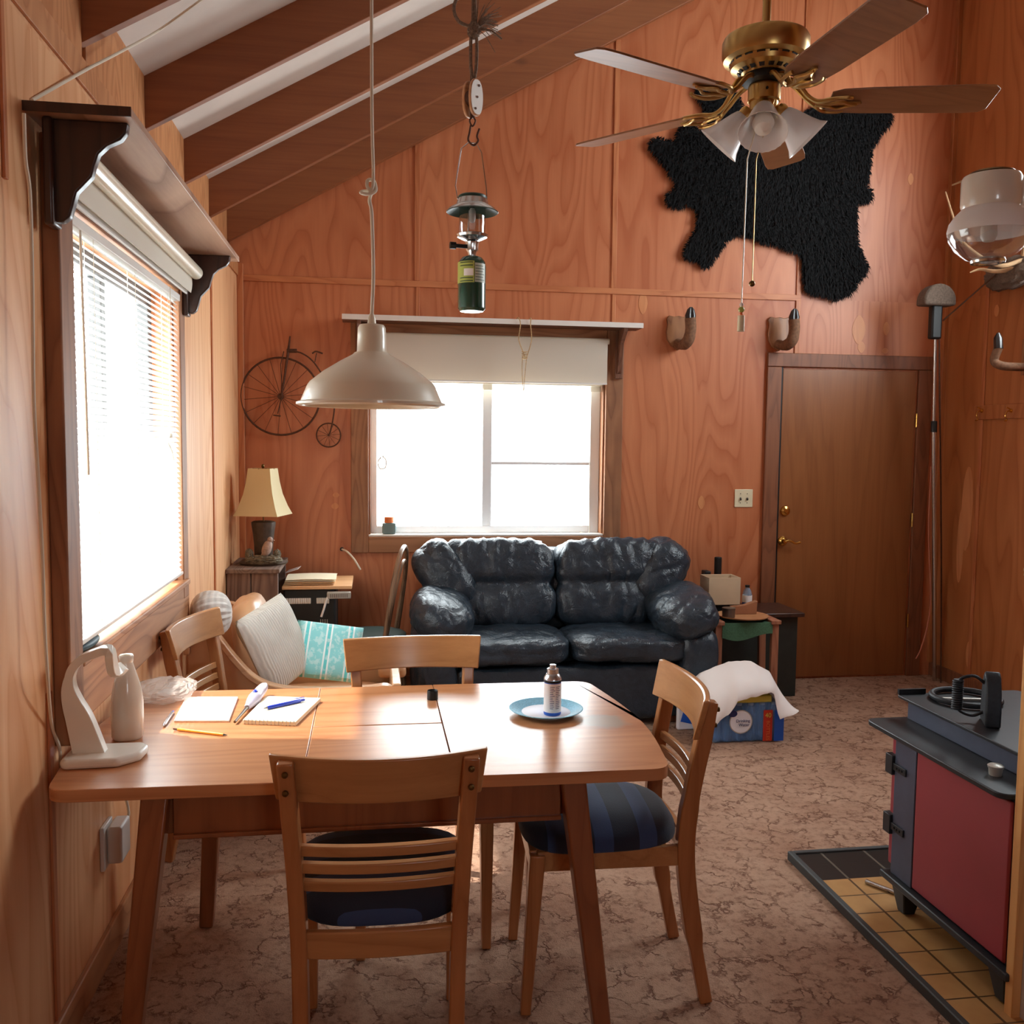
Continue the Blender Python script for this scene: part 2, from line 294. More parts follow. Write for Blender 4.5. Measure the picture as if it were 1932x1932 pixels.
# ---------------------------------------------------------------- mesh builder
class MB:
    def __init__(s): s.v = []; s.f = []; s.mi = []; s.cur = 0
    def add(s, vs, fs):
        o = len(s.v); s.v += [Vector(p) for p in vs]
        for f in fs: s.f.append([i+o for i in f]); s.mi.append(s.cur)
        return s
    def box(s, lo, hi):
        x0, y0, z0 = lo; x1, y1, z1 = hi
        return s.add([(x0,y0,z0),(x1,y0,z0),(x1,y1,z0),(x0,y1,z0),(x0,y0,z1),(x1,y0,z1),(x1,y1,z1),(x0,y1,z1)],
            [(0,3,2,1),(4,5,6,7),(0,1,5,4),(1,2,6,5),(2,3,7,6),(3,0,4,7)])
    def bar(s, p, q, w, h, side=(1, 0, 0), w2=None, h2=None):
        p, q = Vector(p), Vector(q); d = (q-p).normalized(); a = Vector(side); a = (a-d*a.dot(d)).normalized(); b = d.cross(a)
        w2 = w if w2 is None else w2; h2 = h if h2 is None else h2; vs = []
        for c, ww, hh in ((p, w, h), (q, w2, h2)):
            for i, j in ((-1,-1),(1,-1),(1,1),(-1,1)): vs.append(c+a*(i*ww/2)+b*(j*hh/2))
        return s.add(vs, [(0,3,2,1),(4,5,6,7),(0,1,5,4),(1,2,6,5),(2,3,7,6),(3,0,4,7)])
    def sweep(s, pts, w, h, side=(1, 0, 0)):
        """rectangular section along a path; w along side, h the other way; lists allowed"""
        pts = [Vector(p) for p in pts]; n = len(pts); vs = []
        for i, p in enumerate(pts):
            d = (pts[min(i+1, n-1)]-pts[max(i-1, 0)]).normalized(); a = Vector(side); a = (a-d*a.dot(d)).normalized(); b = d.cross(a)
            ww = w[i] if isinstance(w, (list, tuple)) else w; hh = h[i] if isinstance(h, (list, tuple)) else h
            for k, j in ((-1,-1),(1,-1),(1,1),(-1,1)): vs.append(p+a*(k*ww/2)+b*(j*hh/2))
        fs = [(0,3,2,1), tuple(4*(n-1)+k for k in range(4))]
        for i in range(n-1):
            for k in range(4): fs.append((4*i+k, 4*i+(k+1)%4, 4*i+4+(k+1)%4, 4*i+4+k))
        return s.add(vs, fs)
    def tube(s, pts, r, seg=10, closed=False, caps=True):
        pts = [Vector(p) for p in pts]; n = len(pts); vs = []; fs = []
        t = lambda i: ((pts[(i+1)%n]-pts[(i-1)%n]) if closed else (pts[min(i+1, n-1)]-pts[max(i-1, 0)])).normalized()
        d = t(0); a = d.orthogonal().normalized()
        for i, p in enumerate(pts):
            d2 = t(i); a = (a-d2*a.dot(d2)); a = a.normalized() if a.length > 1e-6 else d2.orthogonal().normalized(); b = d2.cross(a)
            rr = r[i] if isinstance(r, (list, tuple)) else r
            for k in range(seg): an = 2*pi*k/seg; vs.append(p+(a*cos(an)+b*sin(an))*rr)
        for i in range(n if closed else n-1):
            j = (i+1) % n
            for k in range(seg): fs.append((i*seg+k, i*seg+(k+1)%seg, j*seg+(k+1)%seg, j*seg+k))
        if caps and not closed: fs.append(tuple(range(seg))[::-1]); fs.append(tuple((n-1)*seg+k for k in range(seg)))
        return s.add(vs, fs)
    def lathe(s, prof, c=(0, 0, 0), seg=32, mtx=None, ripple=None, cap=True):
        vs = []; fs = []; n = len(prof)
        for i, (r, z) in enumerate(prof):
            for k in range(seg):
                an = 2*pi*k/seg; rr = r*(1+(ripple[0]*cos(ripple[1]*an) if ripple else 0)); p = Vector((rr*cos(an), rr*sin(an), z))
                if mtx: p = mtx @ p
                vs.append(p+Vector(c))
        for i in range(n-1):
            for k in range(seg): fs.append((i*seg+k, i*seg+(k+1)%seg, (i+1)*seg+(k+1)%seg, (i+1)*seg+k))
        if cap and prof[0][0] > 1e-5: fs.append(tuple(range(seg))[::-1])
        if cap and prof[-1][0] > 1e-5: fs.append(tuple((n-1)*seg+k for k in range(seg)))
        return s.add(vs, fs)
    def prism(s, poly, plane, a, b):
        n = len(poly); P = {'XY': lambda u, v, w: (u, v, w), 'XZ': lambda u, v, w: (u, w, v), 'YZ': lambda u, v, w: (w, u, v)}[plane]
        vs = [P(u, v, a) for u, v in poly]+[P(u, v, b) for u, v in poly]
        return s.add(vs, [tuple(range(n))[::-1], tuple(range(n, 2*n))]+[(i, (i+1) % n, n+(i+1) % n, n+i) for i in range(n)])
    def grid(s, f, nu, nv, cu=False, cv=False):
        vs = [f(i/(nu if cu else nu-1), j/(nv if cv else nv-1)) for i in range(nu) for j in range(nv)]; fs = []
        for i in range(nu if cu else nu-1):
            for j in range(nv if cv else nv-1):
                fs.append((i*nv+j, ((i+1) % nu)*nv+j, ((i+1) % nu)*nv+(j+1) % nv, i*nv+(j+1) % nv))
        return s.add(vs, fs)
    def slabgrid(s, f, nu, nv, th):
        """two-sided sheet with thickness th (Vector or callable) and closed rim"""
        A = [Vector(f(i/(nu-1), j/(nv-1))) for i in range(nu) for j in range(nv)]; t = Vector(th); vs = A+[p+t for p in A]; o = nu*nv; fs = []
        for i in range(nu-1):
            for j in range(nv-1):
                q = (i*nv+j, (i+1)*nv+j, (i+1)*nv+j+1, i*nv+j+1); fs.append(q); fs.append(tuple(o+k for k in q[::-1]))
        rim = [i*nv for i in range(nu)]+[(nu-1)*nv+j for j in range(1, nv)]+[i*nv+nv-1 for i in range(nu-2, -1, -1)]+[j for j in range(nv-2, 0, -1)]
        for k in range(len(rim)): a, b = rim[k], rim[(k+1) % len(rim)]; fs.append((a, a+o, b+o, b))
        return s.add(vs, fs)
    def blob(s, c, sz, n=4, res=14, disp=None, rot=None):
        idx = {}; vs = []; fs = []
        def vid(p):
            k = tuple(round(x, 5) for x in p)
            if k not in idx:
                L_ = (abs(p[0])**n+abs(p[1])**n+abs(p[2])**n)**(1/n); u = Vector(p)/L_; q = Vector((u.x*sz[0], u.y*sz[1], u.z*sz[2]))
                if disp: q = q+u.normalized()*disp(q, u)
                if rot: q = rot @ q
                idx[k] = len(vs); vs.append(q+Vector(c))
            return idx[k]
        for ax in range(3):
            for sg in (-1, 1):
                for i in range(res):
                    for j in range(res):
                        qs = []
                        for di, dj in ((0, 0), (1, 0), (1, 1), (0, 1)):
                            a = math.tan((2*(i+di)/res-1)*pi/4); b = math.tan((2*(j+dj)/res-1)*pi/4)
                            p = [0, 0, 0]; p[ax] = sg; p[(ax+1) % 3] = a; p[(ax+2) % 3] = b; qs.append(vid(p))
                        fs.append(qs if sg > 0 else qs[::-1])
        return s.add(vs, fs)
    def xf(s, m, start=0):
        for i in range(start, len(s.v)): s.v[i] = m @ s.v[i]
        return s
    def build(s, name, m, parent=None, world=True, bevel=0, seg=2, angle=35, flat=False, origin=None, subd=0):
        mats = m if isinstance(m, (list, tuple)) else [m]
        if parent is not None: off = wloc(parent) if world else Vector()
        elif origin is not None: off = Vector(origin)
        else:
            xs = [v.x for v in s.v]; ys = [v.y for v in s.v]; off = Vector(((min(xs)+max(xs))/2, (min(ys)+max(ys))/2, min(v.z for v in s.v)))
        me = bpy.data.meshes.new(name); me.from_pydata([tuple(v-off) for v in s.v], [], s.f)
        for x in mats: me.materials.append(M[x] if isinstance(x, str) else x)
        if len(mats) > 1: me.polygons.foreach_set('material_index', s.mi)
        bm = bmesh.new(); bm.from_mesh(me); bmesh.ops.recalc_face_normals(bm, faces=bm.faces); bm.to_mesh(me); bm.free()
        me.validate(); me.update()
        if not flat:
            me.shade_smooth(); me.set_sharp_from_angle(angle=radians(angle))
        o = bpy.data.objects.new(name, me); C.objects.link(o)
        if parent is not None: o.parent = parent
        else: o.location = off
        if bevel:
            b = o.modifiers.new('bevel', 'BEVEL'); b.width = bevel; b.segments = seg; b.limit_method = 'ANGLE'; b.angle_limit = radians(30); b.harden_normals = False
        if subd: d = o.modifiers.new('subd', 'SUBSURF'); d.levels = subd; d.render_levels = subd
        return o
def wloc(o):
    v = Vector()
    while o is not None: v = v+o.location; o = o.parent
    return v
def tag(o, label, cat, group=None):
    o['label'] = label; o['category'] = cat
    if group: o['group'] = group
    return o
def thing(name, loc, label, cat, rz=0, group=None):
    o = bpy.data.objects.new(name, None); C.objects.link(o); o.location = loc; o.rotation_euler = (0, 0, rz); o.empty_display_size = .05
    return tag(o, label, cat, group)
def st(o): o['kind'] = 'structure'; return o
def sthing(name, loc=(0, 0, 0)):
    o = bpy.data.objects.new(name, None); C.objects.link(o); o.location = loc; o.empty_display_size = .05; return st(o)
def copy_tree(o, parent=None):
    c = o.copy(); C.objects.link(c); c.parent = parent
    for ch in list(o.children): copy_tree(ch, c)
    return c
def text(body, size, m, parent, loc, rot, name='lettering', ext=.0004, align='CENTER'):
    cu = bpy.data.curves.new(name, 'FONT'); cu.body = body; cu.size = size; cu.extrude = ext; cu.align_x = align; cu.align_y = 'CENTER'
    tmp = bpy.data.objects.new('tmp', cu); me = bpy.data.meshes.new_from_object(tmp); bpy.data.objects.remove(tmp)
    me.materials.clear(); me.materials.append(M[m]); o = bpy.data.objects.new(name, me); C.objects.link(o); o.parent = parent
    o.location = Vector(loc)-wloc(parent); o.rotation_euler = rot; return o
def arc(c, r, a0, a1, n, plane='XZ'):
    out = []
    for i in range(n+1):
        a = a0+(a1-a0)*i/n; u, v = r*cos(a), r*sin(a)
        out.append(Vector(c)+Vector({'XZ': (u, 0, v), 'YZ': (0, u, v), 'XY': (u, v, 0)}[plane]))
    return out
def smoothpath(pts, n=6):
    P = [Vector(p) for p in pts]; P = [P[0]*2-P[1]]+P+[P[-1]*2-P[-2]]; out = []
    for i in range(1, len(P)-2):
        for k in range(n):
            t = k/n; a, b, c, d = P[i-1], P[i], P[i+1], P[i+2]
            out.append(.5*((2*b)+(c-a)*t+(2*a-5*b+4*c-d)*t*t+(3*b-a-3*c+d)*t**3))
    return out+[P[-2]]
def rrect(x0, y0, x1, y1, r, n=5):
    out = []
    for cx, cy, a in ((x1-r, y1-r, 0), (x0+r, y1-r, 90), (x0+r, y0+r, 180), (x1-r, y0+r, 270)):
        for k in range(n+1): an = radians(a+90*k/n); out.append((cx+r*cos(an), cy+r*sin(an)))
    return out
# ================================================================ the setting
XL, XR, YB, YF = -.78, 3.76, 5.68, -1.6
zr = lambda x: 2.72+.567*(x-XL)        # underside of the rafters
st(MB().box((XL-.1, YF-.1, -.08), (XR+.1, YB+.1, 0)).build('floor', 'carpet', origin=(0, 0, 0)))
def wall(name, m, axis, at, thick, a0, a1, z0, z1, hole=None, top=None):
    b = MB()
    def bx(u0, u1, v0, v1):
        if u1-u0 < 1e-4 or v1-v0 < 1e-4: return
        lo, hi = min(at, at+thick), max(at, at+thick)
        if axis == 'X': b.box((lo, u0, v0), (hi, u1, v1))
        else: b.box((u0, lo, v0), (u1, hi, v1))
    if hole:
        h0, h1, k0, k1 = hole; bx(a0, h0, z0, z1); bx(h1, a1, z0, z1); bx(h0, h1, z0, k0); bx(h0, h1, k1, z1)
    else: bx(a0, a1, z0, z1)
    return b, st
b, _ = wall('wall_left', 0, 'X', XL, -.14, YF, YB, 0, 2.573, (2.49, 3.85, .975, 2.13)); st(b.build('wall_left', 'ply_left', origin=(0, 0, 0), flat=True))
b, _ = wall('wall_back', 0, 'Y', YB, .14, XL-.14, XR, 0, 5.5, (-.02, 1.45, .972, 1.95))
b.cur = 1
for px, py, rx, rz_ in ((1213, 572, 9, 22), (1323, 948, 7, 14), (1620, 622, 14, 30), (1672, 620, 7, 14), (1625, 655, 8, 12), (1670, 662, 7, 6), (634, 934, 6, 5), (632, 955, 7, 6), (1718, 338, 6, 12), (1245, 290, 6, 10)):
    c = onY(px, py, YB); k = 5.68/FPX
    b.prism([(c.x+rx*k*cos(a*pi/9), c.z+rz_*k*sin(a*pi/9)*(1-.25*abs(cos(a*pi/9)))) for a in range(18)], 'XZ', YB-.0015-rx*.00005-px*2e-7, YB+.01)
st(b.build('wall_back', ['ply_back', 'plug'], origin=(0, 0, 0), flat=True))
b, _ = wall('wall_right', 0, 'X', XR, .14, YF, YB, 0, 5.5, (3.3, 4.8, 2.25, 3.75))
b.cur = 1
for px, py, rx, rz_ in ((1881, 586, 4, 12), (1825, 960, 10, 90), (1812, 1030, 6, 80), (1828, 1235, 5, 28)):
    c = onX(px, py, XR); k = 5.3/FPX*1.8
    b.prism([(c.y+rx*k*cos(a*pi/9), c.z+rz_*k*.55*sin(a*pi/9)) for a in range(18)], 'YZ', XR-.0015-py*1e-6, XR+.01)
st(b.build('wall_right', ['ply_right', 'plug'], origin=(0, 0, 0), flat=True))
b, _ = wall('wall_front', 0, 'Y', YF, -.14, XL-.14, XR, 0, 5.5, (.6, 1.2, 1.35, 2.0)); st(b.build('wall_front', 'ply_back', origin=(0, 0, 0), flat=True))  # opening added in the unseen front wall to let in fill light
# ceiling boards above the rafters, rafters and frieze blocks
cz = lambda x: zr(x)+.19
ce = MB().prism([(XL-.3, cz(XL-.3)), (XR+.2, cz(XR+.2)), (XR+.2, cz(XR+.2)+.1), (XL-.3, cz(XL-.3)+.1)], 'XZ', YF-.15, YB+.15)
ceil = st(ce.build('ceiling', 'ceil_white', origin=(0, 0, 0), flat=True))
for y in (-1.0, -.3, .4, 1.1, 1.75, 2.35, 2.923, 3.68, 4.404, 5.042, 5.638):
    x0, x1 = XL-.12, XR
    r = MB().prism([(x0, zr(x0)), (x1, zr(x1)), (x1, cz(x1)+.01), (x0, cz(x0)+.01)], 'XZ', y, y+.040).build('rafter', 'rafter', ceil, bevel=.004)
ys = [-1.0, -.3, .4, 1.1, 1.75, 2.35, 2.923, 3.68, 4.404, 5.042, 5.638]
for a, c in zip(ys[:-1], ys[1:]):
    MB().box((XL-.115, a+.040, 2.592), (XL-.050, c, 2.89)).build('frieze_block', 'frieze', ceil, bevel=.003)
st(MB().box((XL-.14, YF, 2.573), (XL-.116, YB, 3.1)).build('wall_left_upper', 'darkwood', origin=(0, 0, 0)))  # backing coloured dark to stand for the shade in the gap below the frieze
# battens (trim)
k = 1
def trim(b, m, **kw):
    global k
    o = st(b.build('trim_%d' % k, m, origin=(0, 0, 0), **kw)); k += 1; return o
trim(MB().box((XL, YB-.010, 2.475), (2.73, YB, 2.512)), 'batten_h', bevel=.002)
for x, z0 in ((.27, 2.512), (1.49, 2.512), (2.715, 2.14)):
    trim(MB().box((x-.016, YB-.009, z0), (x+.016, YB, zr(x))), 'batten', bevel=.002)
trim(MB().box((.262, YB-.008, 2.285), (.286, YB, 2.475)), 'batten', bevel=.002)
trim(MB().box((1.482, YB-.008, 2.285), (1.506, YB, 2.475)), 'batten', bevel=.002)
for y, z1 in ((4.75, 2.5), (2.345, .93), (.9, 2.5)):
    trim(MB().box((XL, y-.014, .1), (XL+.007, y+.014, z1)), 'batten', bevel=.002)
trim(MB().box((XL, YF, 2.50), (XL+.009, YB, 2.573)), 'frieze', bevel=.002)
trim(MB().box((XL, 2.155, 2.1), (XL+.008, 2.175, 2.50)), 'batten', bevel=.002)
trim(MB().box((XL, YB-.035, .1), (XL+.035, YB-.001, 2.573)), 'batten', bevel=.003)
c = onX(1848, 900, XR)
trim(MB().box((XR-.008, c.y-.014, .09), (XR, c.y+.014, 2.6)), 'batten', bevel=.002)
trim(MB().box((XR-.03, YB-.03, .09), (XR, YB, 5.2)), 'ply_right', bevel=.003)
for nm, lo, hi in (('baseboard_left', (XL, YF, 0), (XL+.016, YB, .10)), ('baseboard_back', (XL, YB-.014, 0), (2.52, YB, .09)), ('baseboard_right', (XR-.014, YF, 0), (XR, YB, .09))):
    st(MB().box(lo, hi).build(nm, 'casing_y' if 'left' in nm else 'door_trim', bevel=.004))
# ---- left window
w1 = sthing('window_1', (XL, 3.17, .975))
def casing(b, n, m='casing', **kw): return b.build(n, m, w1, bevel=kw.get('bevel', .005))
casing(MB().box((XL, 2.385, .78), (XL+.042, 2.49, 2.27)), 'casing_board')
casing(MB().box((XL, 3.85, .90), (XL+.03, 3.945, 2.27)), 'casing_board')
casing(MB().box((XL, 2.49, 2.13), (XL+.03, 3.85, 2.28)), 'casing_board', 'casing_y')
casing(MB().box((XL, 2.49, .80), (XL+.028, 3.96, .955)), 'apron', 'casing_y')
casing(MB().box((XL-.13, 2.49, .955), (XL+.045, 3.90, .978)), 'window_sill', 'casing_y')
for y0, y1 in ((2.49, 2.505), (3.835, 3.85)): casing(MB().box((XL-.13, y0, .978), (XL, y1, 2.13)), 'jamb', 'batten')
casing(MB().box((XL-.13, 2.505, 2.115), (XL, 3.835, 2.13)), 'jamb', 'casing_y')
b = MB()
for lo, hi in (((2.505, .978), (2.56, 2.115)), ((3.78, .978), (3.835, 2.115)), ((2.56, .978), (3.78, 1.03)), ((2.56, 2.06), (3.78, 2.115)), ((3.15, 1.03), (3.20, 2.06))):
    b.box((XL-.12, lo[0], lo[1]), (XL-.075, hi[0], hi[1]))
fr = b.build('sash', 'sash_grey', w1, bevel=.004)
MB().box((XL-.10, 2.56, 1.03), (XL-.095, 3.15, 2.06)).build('pane', 'glass', fr)
MB().box((XL-.10, 3.20, 1.03), (XL-.095, 3.78, 2.06)).build('pane', 'glass', fr)
# ---- back window
w2 = sthing('window_2', (.715, YB, .97))
def p2(lo, hi, n, m): return MB().box(lo, hi).build(n, m, w2, bevel=.004)
p2((-.125, YB-.026, .865), (-.02, YB, 2.27), 'casing_board', 'casing'); p2((1.45, YB-.026, .865), (1.56, YB, 2.27), 'casing_board', 'casing')
p2((-.02, YB-.026, .865), (1.45, YB, .962), 'apron', 'casing_h'); p2((-.02, YB-.026, 1.94), (1.45, YB, 2.265), 'header_board', 'casing_h')
p2((-.02, YB-.02, .962), (1.45, YB+.13, .975), 'window_sill', 'white_paint')
for x0, x1 in ((-.02, -.008), (1.438, 1.45)): p2((x0, YB, .975), (x1, YB+.13, 1.95), 'jamb', 'casing')
b = MB()
for x0, x1, z0, z1 in ((-.008, .032, .975, 1.95), (1.375, 1.438, .975, 1.95), (.032, 1.375, .975, 1.02), (.032, 1.375, 1.90, 1.95), (.685, .745, 1.02, 1.90), (.745, 1.375, 1.405, 1.425)):
    b.box((x0, YB+.07, z0), (x1, YB+.115, z1))
fr = b.build('sash', 'vinyl', w2, bevel=.004)
MB().box((.032, YB+.09, 1.02), (.685, YB+.095, 1.90)).build('pane', 'glass', fr)
MB().box((.745, YB+.09, 1.02), (1.375, YB+.095, 1.90)).build('pane', 'glass', fr)
# ---- high window in the right wall and a window added behind the viewer for fill light
for n, (lo, hi), ax in ((3, ((3.3, 2.25), (4.8, 3.75)), 'X'), (4, ((.6, 1.35), (1.2, 2.0)), 'Y')):
    b = MB(); m_ = (lo[0]+hi[0])/2; t = .05
    for u0, u1, v0, v1 in ((lo[0], lo[0]+t, lo[1], hi[1]), (hi[0]-t, hi[0], lo[1], hi[1]), (lo[0]+t, hi[0]-t, lo[1], lo[1]+t), (lo[0]+t, hi[0]-t, hi[1]-t, hi[1]), (m_-t/2, m_+t/2, lo[1]+t, hi[1]-t)):
        b.box((XR+.06, u0, v0), (XR+.1, u1, v1)) if ax == 'X' else b.box((u0, YF-.1, v0), (u1, YF-.06, v1))
    st(b.build('window_%d' % n, 'vinyl', bevel=.004))
# ---- door
dr = sthing('door_1', (3.09, YB, 0))
MB().box((2.625, YB-.012, .012), (3.558, YB+.03, 2.04)).build('door_leaf', 'door', dr, bevel=.003)
for lo, hi in (((2.515, YB-.022, 0), (2.612, YB+.0, 2.05)), ((3.572, YB-.022, 0), (3.668, YB, 2.05)), ((2.515, YB-.022, 2.052), (3.668, YB, 2.14))):
    MB().box(lo, hi).build('door_casing', 'door_trim', dr, bevel=.004)
MB().box((2.612, YB-.010, 0), (2.625, YB+.02, 2.052)).build('door_gap', 'black', dr)
for z in (1.72, 1.06, .38): MB().tube([(3.566, YB-.02, z-.045), (3.566, YB-.02, z+.045)], .007, 10).build('hinge', 'gold', dr)
kn = onY(1482, 964, YB-.02)
MB().lathe([(0, .026), (.012, .026), (.016, .018), (.030, .012), (.034, 0), (.034, -.006)], (kn.x, YB-.012, kn.z), 24, Matrix.Rotation(pi/2, 4, 'X')).build('deadbolt', 'gold', dr)
kz = onY(1477, 1021, YB-.02)
h = MB().lathe([(0, .045), (.012, .045), (.016, .02), (.028, .012), (.033, 0), (.033, -.006)], (kz.x, YB-.012, kz.z), 24, Matrix.Rotation(pi/2, 4, 'X'))
h.tube(smoothpath([(kz.x, YB-.055, kz.z), (kz.x+.03, YB-.06, kz.z+.006), (kz.x+.07, YB-.058, kz.z-.010), (kz.x+.105, YB-.055, kz.z-.004)]), .008, 10)
h.build('door_handle', 'gold', dr)
# ================================================================ dining table
TZ = .75
def quadtop(x0, x1, y0, y1): return [(x0, y0), (x1, y0), (x1, y1), (x0, y1)]
t = thing('dining_table', (0, 2.56, 0), 'mid brown wooden extension dining table with bulging ends and tapered splayed legs', 'table')
def roundends(pts, r=.05):
    out = []; n = len(pts)
    for i, p in enumerate(pts):
        p = Vector(p).to_3d(); a = Vector(pts[i-1]).to_3d(); c = Vector(pts[(i+1) % n]).to_3d(); rr = p.z; p.z = 0; a.z = 0; c.z = 0
        if rr == 0: out.append((p.x, p.y)); continue
        d1 = (a-p).normalized()*rr; d2 = (c-p).normalized()*rr
        for k in range(6): u = k/5; q = (p+d1)*(1-u)**2+p*2*u*(1-u)+(p+d2)*u*u; out.append((q.x, q.y))
    return out
F0 = lambda x: 2.165-.02*(x+.735)
LB = 2.985
left = roundends([(-.1645, F0(-.16), 0), (-.1645, LB, 0), (-.62, LB+.01, .05), (-.735, 2.86, .1), (-.768, 2.5, .1), (-.732, F0(-.73), .05)])
right = roundends([(.201, F0(.2), 0), (.730, F0(.73), .05), (.775, 2.45, .15), (.765, 2.66, .15), (.715, 2.975, .05), (.199, 2.985, 0)])
MB().prism(left, 'XY', TZ-.03, TZ).build('end_leaf', 'table', t, bevel=.0022, seg=2)
MB().prism(right, 'XY', TZ-.03, TZ).build('end_leaf', 'table_stained', t, bevel=.0022, seg=2)
MB().prism([(-.1635, F0(0)), (.198, F0(.2)), (.198, 2.568), (-.1635, 2.571)], 'XY', TZ-.03, TZ).build('centre_leaf', 'table', t, bevel=.003)
MB().prism([(-.1635, 2.574), (.198, 2.571), (.198, 2.985), (-.1635, 2.985)], 'XY', TZ-.03, TZ).build('centre_leaf', 'table', t, bevel=.003)
A = MB()
A.box((-.47, 2.235, .60), (.475, 2.257, .718)).box((-.47, 2.875, .60), (.475, 2.897, .718)).box((-.49, 2.25, .60), (-.468, 2.88, .718)).box((.475, 2.25, .60), (.497, 2.88, .718))
A.box((-.47, 2.225, .594), (.475, 2.262, .606))
A.build('apron', 'table_leg', t, bevel=.003)
for x, y, fx, fy in ((-.505, 2.245, -.575, 2.17), (.50, 2.24, .585, 2.17), (-.47, 2.885, -.522, 2.947), (.50, 2.885, .537, 2.935)):
    MB().bar((x, y, .72), (fx, fy, 0), .064, .064, (1, 0, 0), .042, .042).build('leg', 'table_leg', t, bevel=.006, seg=2)

# ================================================================ dining chairs
def make_chair():
    t = thing('dining_chair', (0, 0, 0), 'x', 'chair')
    bt = {}
    for sx in (-1, 1):
        pts = [(sx*.170, -.275, 0), (sx*.172, -.235, .20), (sx*.178, -.205, .42), (sx*.186, -.215, .60), (sx*.200, -.262, .862)]
        MB().sweep(smoothpath(pts, 5), [.031]*5+[.035]*5+[.036]*11, [.036]*5+[.048]*10+[.042]*4+[.034, .026], (1, 0, 0)).build('leg', 'chair_v', t, False, bevel=.004)
        MB().bar((sx*.192, .205, .45), (sx*.190, .232, 0), .042, .042, (1, 0, 0), .028, .028).build('leg', 'chair_v', t, False, bevel=.004)
    def cr_(w, y0, bow, z, h, th, wt=None):   # curved cross piece, ends forward
        b = MB(); n = 14; vs = []
        P = []
        for i in range(n+1):
            u = -1+2*i/n; P.append(Vector((u*w, y0+bow*u*u, z)))
        b.sweep(P, h, th, (0, -.17, 1)); return b
    b = MB(); n = 16; vs = []; fs = []
    for i in range(n+1):
        u = -1+2*i/n; dip = .004*(1-u*u)
        y = -.265+.045*u*u; hw = .238
        for zz, dy in ((.762, .0), (.872-dip, -.024)):
            xx = u*(hw-.012*(1 if zz < .8 else 0)); vs += [(xx, y+dy+.0, zz), (xx, y+dy+.018, zz)]
    for i in range(n):
        a = 4*i; c = 4*i+4
        fs += [(a, c, c+2, a+2), (a+1, a+3, c+3, c+1), (a+2, c+2, c+3, a+3), (a, a+1, c+1, c)]
    fs += [(0, 2, 3, 1), (4*n, 4*n+1, 4*n+3, 4*n+2)]
    b.add(vs, fs); sp = b.build('top_rail', 'chair', t, False, bevel=.004)
    for sx in (-1, 1):
        for z in (.795, .838):
            MB().lathe([(0, -.004), (.006, -.003), (.007, 0), (.007, .003)], (sx*.199, -.272-(z-.79)*.16, z), 12, Matrix.Rotation(pi/2, 4, 'X')@Matrix.Scale(-1, 4, (0, 0, 1))).build('screw', 'brass_dark', t, False)
    for z, w in ((.565, .176), (.608, .178), (.650, .181)):
        cr_(w, -.232-(z-.565)*.14, .020, z, .025, .017).build('slat', 'chair', t, False, bevel=.003)
    sr_ = MB()
    sr_.sweep([Vector((u*.172, -.222+.012*u*u, .425)) for u in [-1+i/5 for i in range(11)]], .062, .020, (0, 0, 1))
    sr_.bar((-.178, -.205, .428), (-.192, .205, .428), .055, .02, (0, 0, 1)); sr_.bar((.178, -.205, .428), (.192, .205, .428), .055, .02, (0, 0, 1))
    sr_.bar((-.19, .215, .428), (.19, .215, .428), .055, .02, (0, 0, 1))
    sr_.build('seat_frame', 'chair', t, False, bevel=.003)
    def dsp(q, u): return 0
    b = MB().blob((0, 0, 0), (.232, .222, .058), 3.4, 12)
    for v in b.v:
        k = (v.y+.22)/.44; v.x *= .83+.17*k; v.z = v.z+.012*(1-min(1, (v.x/.2)**2+(v.y/.22)**2)) if v.z > 0 else v.z*.35
        v.y += .018; v.z += .462
    b.build('seat', 'navy', t, False)
    return t
ch = make_chair()
def place(c, x, y, rz, label): c.location = (x, y, 0); c.rotation_euler = (0, 0, rz); c['label'] = label; c['group'] = 'dining chairs around the table'
place(ch, .023, 2.232, radians(-1.5), 'blond wooden dining chair in the foreground seen from behind, pushed under the table front')
for x, y, rz, l in ((.655, 2.537, radians(90-3.5), 'blond wooden dining chair at the right table end, striped blue seat in view'),
                    (.148, 2.925, radians(180+2), 'blond wooden dining chair behind the table, its top rail in front of the black sofa'),
                    (-.435, 3.54, radians(-102), 'blond wooden dining chair with slatted back against the left wall below the window')):
    place(copy_tree(ch), x, y, rz, l)

# ================================================================ things on the table
Z = TZ+.0005
g = thing('curved_stand', (-.66, 2.33, Z), 'white plastic stand with flat base and curved arm on the left table end', 'stand')
MB().prism([(u-.66, v+2.37) for u, v in [(-.085, -.065), (-.07, -.078), (.05, -.072), (.095, -.03), (.10, .03), (.08, .055), (-.06, .055), (-.085, .03)]], 'XY', Z, Z+.024).build('base', 'plastic_white', g, bevel=.009, seg=3)
pts = [onY(x, y, 2.36) for x, y in ((172, 1412), (152, 1360), (138, 1325), (131, 1295), (136, 1265), (152, 1245), (178, 1233), (205, 1228))]
pts += [Vector((-.652, 2.44, .958)), Vector((-.645, 2.495, .948))]
pts[0].z = Z+.012
MB().sweep(smoothpath(pts, 5), [.030]*51, [.075-.055*min(1, i/18) if i < 18 else .02 for i in range(51)][:len(smoothpath(pts, 5))], (0, 1, .05)).build('arm', 'plastic_white', g, bevel=.004)
g = thing('bottle', (-.645, 2.535, Z), 'glossy off white ceramic bottle standing under the curved white arm', 'bottle')
MB().lathe([(.0, 0), (.036, 0), (.040, .006), (.0415, .06), (.041, .10), (.034, .145), (.022, .185), (.0165, .205), (.0165, .222), (.012, .222), (.012, .2), (0, .2)], (-.645, 2.535, Z), 40).build('body', 'ceramic', g)
